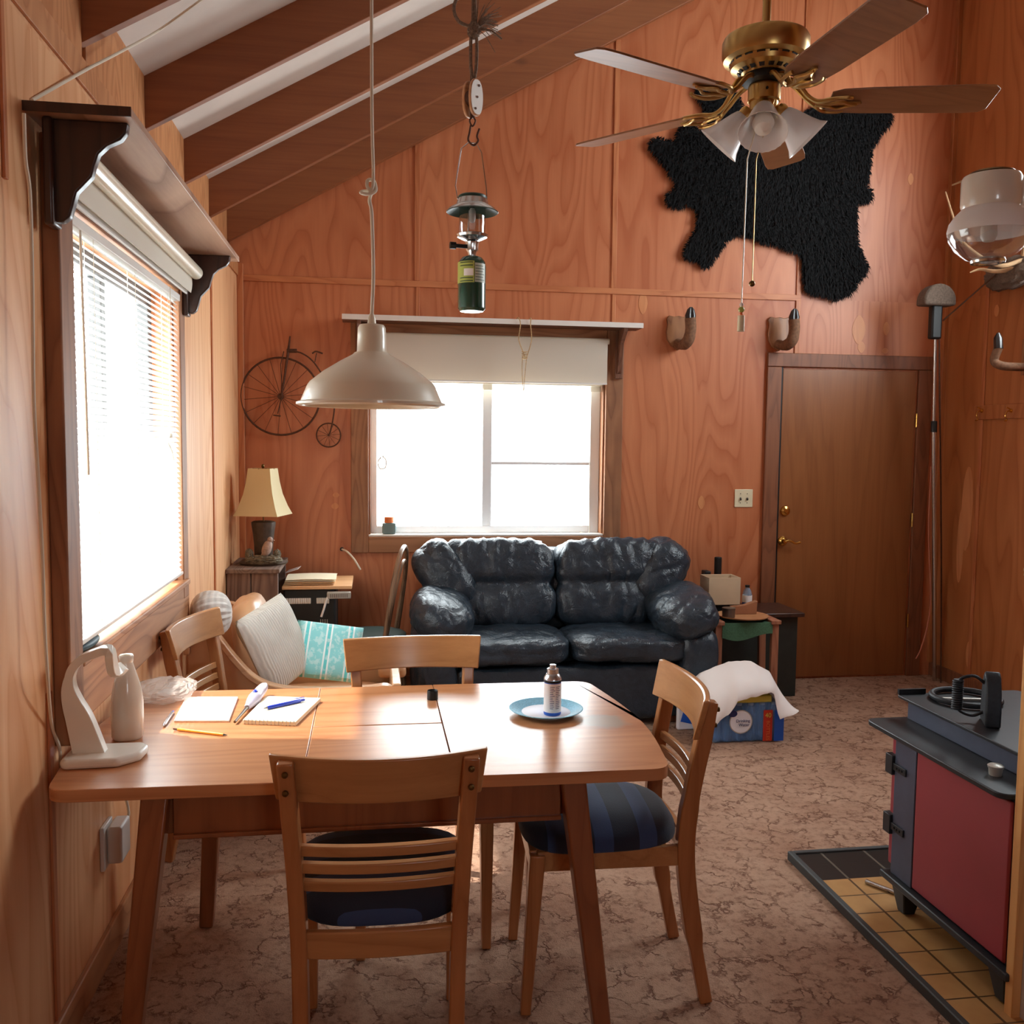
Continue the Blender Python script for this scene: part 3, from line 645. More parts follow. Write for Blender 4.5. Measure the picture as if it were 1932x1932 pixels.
MB().lathe([(.0165, .205), (.0185, .208), (.0185, .222), (.0165, .225), (.012, .223)], (-.645, 2.535, Z), 32, cap=False).build('lip', 'ceramic', g)
def pad(name, pts, th, m, label, cat, bev=.001):
    P = [onZ(x, y, Z) for x, y in pts]
    return tag(MB().prism([(p.x, p.y) for p in P], 'XY', Z, Z+th).build(name, m, bevel=bev), label, cat)
pad('notepad', ((328, 1363), (351, 1318), (449, 1318), (432, 1363)), .006, 'paper', 'plain white notepad lying near the clear plastic bag', 'notepad')
P = [onZ(x, y, Z) for x, y in ((458, 1366), (502, 1320), (605, 1324), (558, 1370))]
g = thing('spiral_notebook', ((P[0]+P[2])/2), 'cream spiral notebook under a blue pen at the middle of the table', 'notebook')
MB().prism([(p.x, p.y) for p in P], 'XY', Z, Z+.012).build('pages', 'cream_paper', g, bevel=.001)
b = MB()
for i in range(14):
    q = P[0].lerp(P[3], (i+.5)/14); b.tube(arc(q+Vector((0, .002, .007)), .0075, 0, 2*pi, 10, 'YZ')[:-1], .0007, 5, closed=True)
b.build('spiral_wire', 'silver', g)
def pen(name, a, c, r, m1, m2, label, z0, cat='pen', tip='silver'):
    a, c = Vector(a), Vector(c); d = (c-a).normalized(); L_ = (c-a).length
    g = thing(name, a, label, cat)
    MB().tube([a+d*.012, a+d*.02, c-d*.016, c-d*.014], [r*.8, r, r, r*.8], 14).build('barrel', m1, g)
    MB().tube([a, a+d*.012], [r*.2, r*.75], 12).build('tip', tip, g)
    MB().tube([c-d*.015, c-d*.003, c], [r*.7, r*.7, r*.5], 12).build('cap', m2, g)
    return g
zz = Z+.0125+.0055
g = pen('ballpoint_pen', onZ(497, 1337, zz), onZ(575, 1320, zz), .0055, 'penblue', 'penblue', 'blue ballpoint pen lying across the cream spiral notebook', zz)
MB().bar(onZ(556, 1322, zz)+Vector((0, 0, .006)), onZ(574, 1319, zz)+Vector((0, 0, .006)), .003, .0015, (0, 1, 0)).build('clip', 'penblue', g)
pen('ballpoint_pen', onZ(308, 1370, Z+.005), onZ(327, 1342, Z+.005), .005, 'silver', 'penblue', 'short silver pen lying left of the white notepad', Z)
g = pen('pencil', onZ(429, 1387, Z+.004), onZ(327, 1375, Z+.004), .004, 'pencil', 'rust', 'yellow pencil lying in front of the white notepad', Z, 'pencil', 'black')
g = thing('utility_lighter', onZ(443, 1362, Z), 'pale lilac utility lighter with dark metal nozzle between notepad and notebook', 'lighter')
a, m_, c = onZ(443, 1362, Z+.008), onZ(466, 1335, Z+.012), onZ(500, 1293, Z+.03)
MB().tube([a, a.lerp(m_, .5), m_], [.004, .0045, .006], 12).build('nozzle', 'tin', g)
b = MB().tube(smoothpath([m_, m_.lerp(c, .3), m_.lerp(c, .6), c], 5), [.008, .010, .012, .014, .016, .018, .019, .0195, .019, .018, .017, .017, .017, .016, .014, .009], 18)
for v in b.v: v.z = max(Z, v.z)
b.build('handle', 'lighter', g)
MB().blob(m_.lerp(c, .45)+Vector((0, 0, .018)), (.007, .012, .005), 2.5, 6).build('trigger', 'penblue', g)
# clear bag
def bagf(q, u): return .010*noise.noise(u*5+Vector((3, 1, 2)))+.006*noise.noise(u*13)
bc = onZ(306, 1314, Z); b = MB().blob((bc.x, bc.y, Z+.020), (.098, .115, .024), 2.6, 9, bagf)
for v in b.v: v.z = max(v.z, Z)
tag(b.build('plastic_bag', 'bag', flat=True), 'crumpled clear plastic bag lying behind the white ceramic bottle', 'bag')
# paper plate + can + cap
pc = Vector((.51, 2.632, Z)); g = thing('paper_plate', pc, 'paper plate with speckled light blue rim under the spray can', 'plate')
MB().lathe([(0, .004), (.072, .004), (.073, .0035), (.073, 0), (0, 0)], pc, 56).build('plate_well', 'platewhite', g)
MB().lathe([(.072, .0036), (.080, .007), (.107, .0165), (.110, .0155), (.107, .0135), (.080, .004), (.072, .0005)], pc, 56, ripple=(.003, 36), cap=False).build('plate_rim', 'platerim', g)
cc = Vector((.523, 2.602, Z+.0045)); g = thing('spray_can', cc, 'white and blue aerosol can with silver top standing on the paper plate', 'can')
MB().lathe([(0, 0), (.024, 0), (.0255, .003), (.0255, .088), (.0255, .104)], cc, 36).build('can_body', 'blue', g)
b = MB()
for i in range(-11, 9):
    a0, a1 = radians(-95+i*9), radians(-95+(i+1)*9); r = .0258
    b.add([(cc.x+r*cos(a0), cc.y+r*sin(a0), cc.z+.010), (cc.x+r*cos(a1), cc.y+r*sin(a1), cc.z+.010), (cc.x+r*cos(a1), cc.y+r*sin(a1), cc.z+.095), (cc.x+r*cos(a0), cc.y+r*sin(a0), cc.z+.095)], [(0, 1, 2, 3)])
lb = b.build('label_wrap', 'paper', g)
b = MB(); random.seed(3)
for k_ in range(13):
    z0 = .022+k_*.0053; w0 = random.uniform(18, 34)
    for (s0, s1) in ((-118, -118+w0), (-80, -80+w0*1.1)):
        n = 5; r = .0260; vs = []; 
        for i in range(n+1):
            a = radians(s0+(s1-s0)*i/n); vs += [(cc.x+r*cos(a), cc.y+r*sin(a), cc.z+z0), (cc.x+r*cos(a), cc.y+r*sin(a), cc.z+z0+.0016)]
        b.add(vs, [(2*i, 2*i+2, 2*i+3, 2*i+1) for i in range(n)])
b.build('label_print', 'navyprint', g)
MB().lathe([(.0255, .097), (.0262, .098), (.0262, .103), (.0255, .1035)], cc, 36).build('dark_band', 'black', g)
MB().lathe([(.0255, .103), (.0268, .105), (.026, .109), (.021, .118), (.0185, .121), (.017, .122), (.017, .135), (.0155, .136), (.010, .137), (.009, .147), (.0, .148)], cc, 36).build('valve_top', 'silver', g)
g = thing('plastic_stopper', onZ(816, 1319, Z), 'small black ribbed cap standing near the centre seam of the table', 'cap')
q = onZ(816, 1319, Z); MB().lathe([(0, 0), (.0165, 0), (.0165, .026), (.0155, .028), (.0145, .026), (.0145, .004), (0, .004)], q, 32, ripple=(.01, 32)).build('cap_shell', 'black', g)

# ================================================================ left window dressings
g = thing('wall_shelf', (-.66, 3.16, 2.285), 'dark stained shelf on scrolled corbels above the left window', 'shelf')
MB().box((XL, 2.288, 2.285), (-.546, 4.04, 2.305)).build('shelf_board', 'shelf_under', g, bevel=.002)
MB().box((XL, 2.284, 2.284), (-.546, 2.288, 2.306)).build('shelf_end', 'darkwood', g)
prof = [(.046, 0), (.215, 0), (.212, -.022), (.198, -.040), (.168, -.055), (.148, -.075), (.138, -.105), (.132, -.128), (.112, -.150), (.098, -.165), (.090, -.195), (.082, -.222), (.066, -.235), (.046, -.235)]
for y in (2.345, 3.925):
    b = MB().prism([(XL+u, 2.285+v) for u, v in prof], 'XZ', y-.014, y+.014)
    c_ = b.build('corbel', 'darkwood', g, bevel=.004)
    MB().box((XL+.03, y-.032, 2.04), (XL+.052, y+.032, 2.285)).build('corbel_plate', 'darkwood', c_, bevel=.006)
g = thing('roller_shade', (-.70, 3.16, 2.2), 'cream roller shade rolled up under the left window shelf', 'window shade')
MB().tube([(-.69, 2.39, 2.222), (-.69, 3.87, 2.205)], .026, 20).build('roller', 'enamel', g)
MB().slabgrid(lambda u, v: (-.712+.006*sin(v*3), 2.40+1.46*u, 2.215-.005*u-.085*v), 6, 6, (.003, 0, 0)).build('shade_cloth', 'shade_cloth', g)
MB().box((-.730, 2.40, 2.118), (-.722, 3.86, 2.20)).build('hem_bar', 'white_paint', g, bevel=.003)
g = thing('venetian_blind', (-.755, 3.17, 2.1), 'white slatted mini blind closed down over the bright left window', 'blind')
MB().box((-.775, 2.508, 2.085), (-.745, 3.832, 2.112)).build('headrail', 'white_paint', g, bevel=.003)
b = MB(); n = 54
for i in range(n):
    u = i/(n-1); z = 2.075-u*1.045
    sag = 0 if u < .86 else (u-.86)/.14
    th = radians(-48)
    f = lambda a, c, z=z, sag=sag: (-.762+.0115*cos(th)*(2*c-1)*1.0, 2.512+1.316*a, z-.012*sag*(1-a)+.0115*sin(th)*(2*c-1)+.0012*(1-(2*c-1)**2))
    b.slabgrid(f, 5, 4, (0, 0, .0006))
b.build('slats', 'slat', g)
b = MB()
for y in (2.70, 3.15, 3.63): b.tube([(-.750, y, 2.09), (-.750, y, 1.02)], .0009, 5); b.tube([(-.774, y, 2.09), (-.774, y, 1.02)], .0009, 5)
b.build('ladder_cord', 'cord', g)
MB().box((-.773, 2.512, 1.005), (-.748, 3.828, 1.017)).build('bottom_rail', 'white_paint', g, bevel=.003)
MB().tube([(-.742, 2.56, 2.08), (-.740, 2.575, 1.45)], .0035, 8).build('tilt_wand', 'enamel', g)
b = MB(); p = [onX(321, y, -.74) for y in (540, 700, 818)]; b.tube(p, .0018, 6)
p = [onX(x, y, -.74) for x, y in ((321, 818), (318, 835), (324, 850), (328, 868))]; b.tube(smoothpath(p), .0025, 6); b.tube([onX(321, 818, -.74), onX(321, 826, -.74)], .008, 8)
b.build('pull_cord', 'cord', g)
p = [onX(x, y, -.72) for x, y in ((125, 1212), (160, 1200), (195, 1195))]
g = thing('sill_case', (p[1].x, p[1].y, .979), 'dark teal curved case lying on the left window sill', 'case')
MB().blob((XL+.005, 2.60, .979+.016), (.035, .10, .016), 2.3, 10).build('case_shell', 'darkteal', g)

# cables on the left wall
pts = [onX(x, y, XL+.048) for x, y in ((45, 214), (48, 300), (56, 360), (60, 480), (62, 620), (64, 760), (72, 900), (80, 1050), (84, 1180), (90, 1280))]
pts += [onX(x, y, XL+.012) for x, y in ((98, 1370), (112, 1410))]+[Vector((-.772, 2.42, .69)), Vector((-.772, 2.6, .60)), Vector((-.765, 2.75, .56)), Vector((-.755, 2.87, .50)), Vector((-.74, 2.90, .40)), Vector((-.745, 2.86, .37))]
g = tag(MB().tube(smoothpath(pts, 5), .0042, 8).build('lamp_cable', 'cord'), 'off white cable running down beside the left window to the outlet', 'cable')
pts = [onX(60, 189, XL+.004), onX(110, 160, XL+.008), onX(150, 138, XL+.012), onX(185, 118, XL+.014), Vector((-.73, 2.80, 2.78))]
pts = [onX(60, 189, XL+.004), onX(163, 131, XL+.012)]
def onC(px, py, off): # onto the ceiling boards
    d = _ray(px, py); k_ = .567; t_ = (2.72+.19-off+k_*.78-1.55)/(d.z-k_*d.x); return EYE+d*t_
pts += [onX(190, 117, XL+.017), onX(236, 93, XL+.03), onX(300, 57, -.69), onX(380, 0, -.55), onX(450, -45, -.45)]
tag(MB().tube(smoothpath(pts, 4), .0045, 8).build('ceiling_cable', 'cord'), 'thin white cable slanting from the left shelf up to the ceiling', 'cable')
g = thing('wall_outlet', (XL, 2.83, .28), 'white outlet box with plug low on the left wall under the table', 'outlet')
MB().box((XL, 2.735, .29), (XL+.012, 2.83, .42)).build('cover_plate', 'white_paint', g, bevel=.003)
MB().box((XL+.012, 2.76, .30), (XL+.055, 2.86, .41)).build('adapter', 'white_paint', g, bevel=.008)
g = tag(MB().box((XL+.002, 2.16, 2.62), (XL+.03, 2.20, 2.80)).build('dark_bundle', 'greyfelt', bevel=.008), 'dark grey ribbed strip hanging at the top left corner', 'decoration')

# ================================================================ back wall dressings
g = thing('wall_shelf', (.73, YB, 2.25), 'white edged shelf on dark brackets above the back window', 'shelf')
MB().box((-.171, YB-.20, 2.248), (1.63, YB-.03, 2.272)).build('shelf_board', 'bracket', g)
MB().box((-.171, YB-.203, 2.247), (1.63, YB-.197, 2.273)).build('front_edge', 'white_paint', g)
MB().box((-.171, YB-.20, 2.272), (1.63, YB-.0, 2.277)).build('top_face', 'white_paint', g)
for x in (-.075, 1.525):
    b = MB().box((x-.022, YB-.048, 1.95), (x+.022, YB-.027, 2.248))
    b.prism([(YB-.048, 2.248), (YB-.19, 2.248), (YB-.185, 2.225), (YB-.11, 2.16), (YB-.085, 2.07), (YB-.066, 1.995), (YB-.048, 1.98)], 'YZ', x-.012, x+.012)
    b.build('bracket', 'bracket', g, bevel=.003)
g = thing('roller_shade', (.76, YB-.06, 2.19), 'flat white roller shade pulled part way down over the back window', 'window shade')
MB().tube([(.074, YB-.065, 2.175), (1.452, YB-.065, 2.175)], .018, 16).build('roller', 'enamel', g)
MB().slabgrid(lambda u, v: (.08+1.36*u, YB-.084+.004*sin(v*2), 2.18-.268*v), 10, 8, (0, .002, 0)).build('shade_cloth', 'shade_cloth', g)
MB().box((.08, YB-.086, 1.908), (1.44, YB-.078, 1.918)).build('hem_bar', 'white_paint', g, bevel=.002)
g = thing('raised_blind', (.72, YB+.02, 1.86), 'cream stacked blind pulled up at the top of the back window', 'blind')
MB().box((-.005, YB+.005, 1.905), (1.435, YB+.04, 1.945)).build('headrail', 'enamel', g, bevel=.003)
b = MB()
for i in range(12): b.box((.0, YB+.008, 1.868+i*.003), (1.43, YB+.034, 1.8695+i*.003))
b.build('stacked_slats', 'enamel', g)
def pY(pts, Y): return [onY(x, y, Y) for x, y in pts]
b = MB()
b.tube(smoothpath(pY([(717, 760), (718, 810), (716, 850), (719, 870)], YB-.03)), .0022, 6)
b.tube(smoothpath(pY([(728, 770), (735, 790), (733, 830), (721, 865)], YB-.03)), .0022, 6)
b.tube(smoothpath(pY([(719, 862), (713, 872), (717, 884), (727, 882), (728, 868), (721, 860)], YB-.03)), .004, 6)
b.tube([onY(717, 760, YB-.03), Vector((.055, YB-.03, 1.90))], .002, 6)
b.build('pull_cord', 'cord', g)
b = MB().tube(smoothpath(pY([(1112, 990), (1111, 1005), (1104, 1007), (1094, 1003)], YB+.0)), .0025, 6); b.tube([onY(1112, 740, YB-.0), onY(1112, 990, YB-.0)], .0018, 6)
b.build('draw_cord', 'cord', g)
yy = YB-.21
b = MB().tube(smoothpath([Vector((.86, YB-.10, 2.283)), Vector((.86, yy, 2.284))]+pY([(982, 612), (979, 640), (987, 664), (992, 676), (997, 664), (1003, 640), (1001, 612)], yy)+[Vector((.935, yy, 2.284)), Vector((.935, YB-.10, 2.283))]), .003, 7)
g = thing('hanging_twine', (.90, yy, 2.28), 'knotted cream twine loop hanging from the back shelf', 'string')
b.tube(smoothpath(pY([(986, 672), (985, 700), (988, 740), (995, 775), (998, 797)], yy)), .0022, 6)
b.tube(smoothpath(pY([(994, 672), (991, 700), (989, 735), (998, 768), (1004, 796)], yy)), .0022, 6)
b.build('cord_strand', 'twine', g)
b = MB()
for i in range(4): b.tube([onY(990, 664+i*4, yy)+Vector((.016*cos(a), .008*sin(a), .002*cos(2*a))) for a in [k_*pi/5 for k_ in range(10)]], .003, 6, closed=True)
b.build('knot', 'twine', g)
q = onY(734, 1008, YB+.03); g = thing('sill_jar', (q.x, YB+.035, .976), 'small grey green jar with orange lid on the back window sill', 'jar')
b = MB().box((q.x-.042, YB+.0, .976), (q.x+.042, YB+.06, 1.045)); b.build('jar_body', 'teajar', g, bevel=.01, seg=3)
MB().lathe([(0, 0), (.03, 0), (.03, .032), (.027, .036), (0, .036)], (q.x, YB+.03, 1.045), 24).build('lid', 'orange', g)

# switch, cable stub
a, c = onY(1386, 923, YB), onY(1419, 957, YB)
g = thing('light_switch', ((a.x+c.x)/2, YB, 1.14), 'ivory double light switch plate left of the door', 'light switch')
MB().box((a.x, YB-.006, c.z), (c.x, YB, a.z)).build('cover_plate', 'ivory', g, bevel=.003)
for dx in (-.023, .023):
    x = (a.x+c.x)/2+dx; z = (a.z+c.z)/2
    q_ = MB().bar((x, YB-.006, z+.002), (x, YB-.016, z-.010), .009, .012).build('toggle', 'slot', g, bevel=.001)
    for s_ in (-.03, .03): MB().tube([(x, YB-.0062, z+s_), (x, YB-.0072, z+s_)], .003, 8).build('screw', 'slot', g)
p = [onY(645, 1036, YB), onY(655, 1041, YB-.06), onY(668, 1055, YB-.09), onY(680, 1075, YB-.10)]
g = thing('cable_stub', p[0], 'short white cable end poking out of the back wall under the window corner', 'cable')
MB().tube(smoothpath(p), .006, 8).build('cable', 'cord', g)
MB().lathe([(0, 0), (.012, 0), (.012, .006), (0, .006)], p[0], 16, Matrix.Rotation(pi/2, 4, 'X')).build('grommet', 'black', g)

# penny farthing
yb = YB-.03
c1, c2 = onY(529.5, 748, yb), onY(620, 821, yb)
g = thing('bicycle_ornament', c1, 'dark metal high wheel bicycle ornament hanging on the back wall', 'wall ornament')
def wheel(c, r, ns, rt, rsp, name):
    MB().tube(arc(c, r, 0, 2*pi, 48)[:-1], rt, 8, closed=True).build(name, 'rust', g)
    b = MB()
    for i in range(ns): a = 2*pi*i/ns+.1; b.tube([c, c+Vector((r*cos(a), 0, r*sin(a)))], rsp, 5)
    b.tube([c+Vector((0, -.012, 0)), c+Vector((0, .012, 0))], r*.08, 12)
    b.build('spokes', 'rust', g)
wheel(c1, .228, 18, .006, .0016, 'big_wheel'); wheel(c2, .071, 12, .004, .0012, 'small_wheel')
z4 = lambda x, y: onY(420+x/2.356, 560+y/2.356, yb-.012)
b = MB().tube([z4(300, 175), z4(292, 240), z4(262, 440)], [.004, .008, .006], 8)
b.tube([z4(285, 240), z4(330, 240)], .012, 8)
b.tube(smoothpath([z4(300, 240), z4(350, 250), z4(400, 285), z4(445, 350), z4(480, 420), z4(497, 480), z4(488, 560), z4(475, 612)]), .0045, 8)
b.tube([z4(410, 290), z4(418, 250)], .003, 6); b.tube(smoothpath([z4(398, 252), z4(415, 243), z4(445, 252)]), .005, 6)
b.tube([z4(262, 445), z4(245, 520)], .0035, 6); b.tube([z4(225, 526), z4(258, 530)], .004, 6)
b.tube([z4(272, 242), z4(258, 300), z4(265, 430)], .003, 6)
b.build('frame', 'rust', g)

# bear hide
O = [(575,340),(566,395),(598,440),(610,480),(614,560),(560,540),(520,505),(492,550),(480,595),(430,590),(395,578),(370,605),(400,650),(440,690),(460,730),(490,752),(478,790),(440,820),(450,850),(490,865),(540,845),(575,880),(572,950),(545,1000),(515,1050),(520,1070),(570,1082),(605,1115),(640,1075),(665,1030),(700,985),(750,970),(800,985),(850,1010),(900,1015),(950,1040),(1000,1050),(1015,1100),(1018,1180),(1030,1215),(1090,1225),(1140,1245),(1200,1225),(1240,1170),(1280,1115),(1250,1060),(1230,1000),(1225,900),(1230,845),(1290,835),(1295,800),(1270,780),(1285,700),(1290,620),(1330,560),(1360,520),(1380,490),(1355,448),(1300,430),(1200,420),(1100,430),(1060,450),(1010,480),(985,492),(900,560),(800,560),(760,470),(735,400),(700,368),(620,345)]
def pz(x, y, Y=YB-.03): q = onY(1060+x/2.2156, y/2.2156, Y); return (q.x, q.z)
poly = [pz(*p) for p in O]
g = thing('bear_hide', (2.5, YB, 2.5), 'black bear hide with legs spread, hanging high on the back wall', 'animal hide')
b = MB(); n = len(poly); cx = sum(p[0] for p in poly)/n; cz_ = sum(p[1] for p in poly)/n
b.prism(poly, 'XZ', YB-.030, YB-.012); b.build('skin', 'fur', g)
def inside(x, z):
    r = False; j = n-1
    for i in range(n):
        if (poly[i][1] > z) != (poly[j][1] > z) and x < (poly[j][0]-poly[i][0])*(z-poly[i][1])/(poly[j][1]-poly[i][1])+poly[i][0]: r = not r
        j = i
    return r
b = MB(); random.seed(11); cnt = 0
def tuft(x, z, dx, dz, L_, w, y0):
    d = Vector((dx, random.uniform(-.55, -.12), dz)).normalized(); s_ = d.cross(Vector((0, 1, 0))).normalized()*w; p = Vector((x, y0, z))
    m_ = p+d*L_*.55+Vector((0, -.006, 0)); e = p+d*L_+Vector((0, .006, -.006))
    b.add([p-s_, p+s_, m_+s_*.7, m_-s_*.7, e], [(0, 1, 2, 3), (3, 2, 4)])
while cnt < 15000:
    x = random.uniform(1.66, 3.33); z = random.uniform(2.42, 3.9)
    if not inside(x, z): continue
    cnt += 1; fl = noise.noise(Vector((x*2.2, z*2.2, 0)))*1.3; vx = (x-cx)*.5+.3*fl; vz = -.8+.4*fl
    tuft(x, z, vx+random.gauss(0, .25), vz+random.gauss(0, .25), random.uniform(.03, .06), random.uniform(.002, .004), YB-.027)
for i in range(n):
    p, q = poly[i], poly[(i+1) % n]; d = Vector((q[0]-p[0], q[1]-p[1])); nn = Vector((-d.y, d.x)).normalized()
    mid = ((p[0]+q[0])/2+nn.x*.01, (p[1]+q[1])/2+nn.y*.01)
    if inside(*mid): nn = -nn
    for k_ in range(int(d.length/.0022)):
        u = random.random(); tuft(p[0]+d.x*u, p[1]+d.y*u, nn.x*.8+random.gauss(0, .3), nn.y*.8-.35+random.gauss(0, .3), random.uniform(.018, .038), .003, YB-.018)
o = b.build('fur', 'fur', g, flat=True)

# hoof plaques
def hoofset(px, py, label, s=1.0):
    c = onY(px, py, YB); g = thing('hoof_plaque', (c.x, YB, c.z-.1), label, 'trophy', group='mounted hooves on the back wall')
    sh = [(-.078, .085), (-.062, .105), (-.03, .098), (0, .104), (.03, .098), (.062, .105), (.078, .085), (.07, .05), (.078, .0), (.07, -.045), (.045, -.085), (0, -.112), (-.045, -.085), (-.07, -.045), (-.078, 0), (-.07, .05)]
    MB().prism([(c.x+u, c.z+v) for u, v in sh], 'XZ', YB-.02, YB).build('shield', 'plaque', g, bevel=.004)
    x = c.x+.03*s
    MB().tube(smoothpath([(c.x, YB-.01, c.z-.065), (c.x+.015, YB-.07, c.z-.082), (x, YB-.125, c.z-.055), (x+.01, YB-.135, c.z+.01), (x+.005, YB-.135, c.z+.075)], 5), [.030]*6+[.036]*7+[.034]*8, 16).build('hide_sleeve', 'hide', g)
    for k_ in (-1, 1):
        MB().tube([(x+.005+k_*.012, YB-.137, c.z+.07), (x+.005+k_*.014, YB-.137, c.z+.09), (x+.005+k_*.009, YB-.142, c.z+.125), (x+.005+k_*.003, YB-.146, c.z+.142)], [.020, .021, .014, .004], 14).build('hoof', 'hoof', g)
hoofset(1278, 628, 'mounted deer hoof on a wooden shield, nearer to the back window')
hoofset(1468, 630, 'mounted deer hoof on a wooden shield, above the door casing', 1.2)
# right wall: hoof hook, rack, antlers
c = onX(1934, 655, XR); cb = onX(1932, 692, XR)
g = thing('hoof_hook', (XR, c.y, c.z-.1), 'deer hoof coat hook on the right wall above the brass hooks', 'trophy')
MB().box((XR-.02, cb.y-.11, cb.z-.05), (XR, cb.y+.0, cb.z+.16)).build('mount_board', 'plaque', g, bevel=.004)
k_ = onX(1890, 690, XR-.20); k2 = onX(1884, 655, XR-.21); k3 = onX(1883, 638, XR-.21)
MB().tube(smoothpath([(XR-.01, cb.y-.04, k_.z), (XR-.1, k_.y+.0, k_.z-.005), k_, onX(1876, 680, XR-.215), k2], 5), .024, 14).build('hide_sleeve', 'hide', g)
MB().tube([k2+Vector((0, 0, -.01)), k3, k3+Vector((0, 0, .03))], [.026, .024, .008], 14).build('hoof', 'hoof', g)
a, c = onX(1843, 766, XR), onX(1843, 792, XR)
g = thing('hook_rack', (XR, 5.0, 1.7), 'wooden strip with small brass hooks on the right wall', 'coat rack')
MB().box((XR-.018, 4.70, c.z), (XR, a.y, a.z)).build('rack_board', 'ply_right', g, bevel=.003)
for px in (1853, 1908, 1960):
    q = onX(px, 775, XR-.018)
    b = MB().tube(smoothpath([(XR-.018, q.y, q.z), (XR-.045, q.y, q.z-.005), (XR-.055, q.y, q.z-.03), (XR-.045, q.y, q.z-.055), (XR-.06, q.y, q.z-.06)]), .004, 8); b.tube([(XR-.018, q.y, q.z+.006), (XR-.05, q.y, q.z+.02)], .004, 8)
    b.lathe([(0, -.002), (.012, -.002), (.012, .002), (0, .002)], (XR-.02, q.y, q.z), 12, Matrix.Rotation(pi/2, 4, 'Y')).build('hook', 'gold', g)
g = thing('antler_mount', (XR-.03, 5.0, 2.55), 'antlers and grey skull plate mounted on the right wall behind the gas lamp', 'trophy')
q = onX(1905, 515, XR-.06)
MB().blob(q, (.06, .20, .09), 2.6, 10, lambda a_, u: .02*noise.noise(u*4)).build('skull_plate', 'greyfelt', g)
ax = XR-.25
def ap(*pts, r): MB().tube(smoothpath([onX(x, y, X) for x, y, X in pts], 5), r, 9).build('antler', 'antler', g)
N_ = lambda n, a, c: [a+(c-a)*i/(n-1) for i in range(n)]
ap((1925, 505, XR-.08), (1880, 512, XR-.15), (1850, 508, XR-.2), (1830, 514, XR-.25), r=N_(16, .016, .004))
ap((1932, 480, XR-.08), (1945, 400, XR-.2), (1915, 330, XR-.3), (1870, 322, XR-.33), (1797, 349, XR-.36), r=N_(21, .018, .005))
ap((1932, 490, XR-.08), (1880, 500, XR-.2), (1815, 455, XR-.3), (1797, 405, XR-.3), (1784, 362, XR-.3), r=N_(21, .014, .004))
# corner pole
g = thing('duster_pole', (3.69, 5.52, 0), 'tall chrome extension pole with brown rounded head standing in the right corner', 'pole')
top, bot = onY(1766, 575, 5.32), Vector((3.69, 5.52, .001)); mid = bot.lerp(top, .60)
q = onY(1762, 805, 5.40)
MB().tube([bot, q], .014, 14).build('lower_tube', 'chrome', g); MB().tube([q, top], .011, 14).build('upper_tube', 'chrome', g)
MB().tube([q+Vector((0, 0, -.035)), q+Vector((0, 0, .035))], .019, 14).build('locking_collar', 'black', g)
a, c = onY(1766, 640, 5.32), onY(1766, 575, 5.32)
MB().box((c.x-.033, 5.30, a.z), (c.x+.038, 5.35, c.z)).build('grip', 'black', g, bevel=.012)
q2 = onY(1766, 574, 5.32)
pr = [(-.105, -.012)]+[(.105*cos(radians(180-a_)), .10*sin(radians(a_))+.02) for a_ in range(0, 181, 15)]+[(.105, -.012)]
MB().prism([(q2.x+u, q2.z+v) for u, v in pr], 'XZ', 5.27, 5.37).build('head', 'greyfelt', g, bevel=.012)
b = MB().tube(smoothpath([onY(1772, 640, 5.34), onY(1773, 760, 5.38), onY(1775, 900, 5.45), onY(1776, 1100, 5.5), onZ(1775, 1288, .003)]), .005, 8)
b.build('side_rod', 'rust', g)
tag(MB().tube(smoothpath([onY(1757, 880, 5.50), onY(1752, 1000, 5.50), onY(1756, 1120, 5.50), onY(1750, 1180, 5.48), onY(1737, 1225, 5.46), onY(1728, 1243, 5.46)]), .0045, 7).build('pink_string', 'pinkcord'), 'thin pinkish cord dangling beside the chrome corner pole', 'cord')
tag(MB().tube([onY(1779, 605, 5.32), onX(1882, 515, XR-.125)], .005, 7).build('stay_wire', 'rust'), 'dark wire running from the corner pole to the antlers', 'wire')
# ================================================================ pendant lamp
px0, py0 = .0, 2.55
g = thing('pendant_lamp', (px0, py0, 1.64), 'white enamel dome pendant lamp with knotted cord hanging over the table', 'lamp')
o_ = [(.190, .0), (.2015, .004), (.2015, .010), (.190, .014), (.183, .030), (.172, .056), (.165, .066), (.130, .094), (.085, .122), (.052, .140), (.046, .146)]
i_ = [(r-.003, z-.003) for r, z in o_[3:]][::-1]
MB().lathe([(.046, .146)]+o_[::-1][1:]+[(.186, .002)]+[(r-.004, z-.004) for r, z in o_[4:]], (px0, py0, 1.64), 64).build('lamp_shade', 'enamel', g)
MB().lathe([(.046, .142), (.040, .150), (.0385, .19), (.0375, .212), (.033, .220), (.012, .224), (.010, .238), (.006, .25), (0, .25)], (px0, py0, 1.64), 36).build('socket_cover', 'enamel', g)
MB().lathe([(0, .035), (.02, .04), (.03, .06), (.028, .085), (.014, .11), (.014, .14)], (px0, py0, 1.64), 24).build('bulb', 'bulb', g)
kz = 2.214
pts = [(px0, py0, 1.885), (px0+.004, py0, 2.0), (px0, py0, 2.15), (px0-.006, py0, kz-.025), (px0-.002, py0+.012, kz), (px0-.022, py0, kz-.002), (px0-.028, py0-.008, kz-.008), (px0-.01, py0-.014, kz-.012), (px0+.01, py0-.006, kz), (px0+.006, py0+.008, kz+.028), (px0-.010, py0+.008, kz+.03), (px0-.012, py0-.008, kz+.01), (px0, py0-.01, kz), (px0+.004, py0, kz+.05), (px0, py0, 2.5), (px0, py0, cz(px0)+.01)]
MB().tube(smoothpath(pts, 8), .0048, 8).build('hanging_cord', 'cord', g)

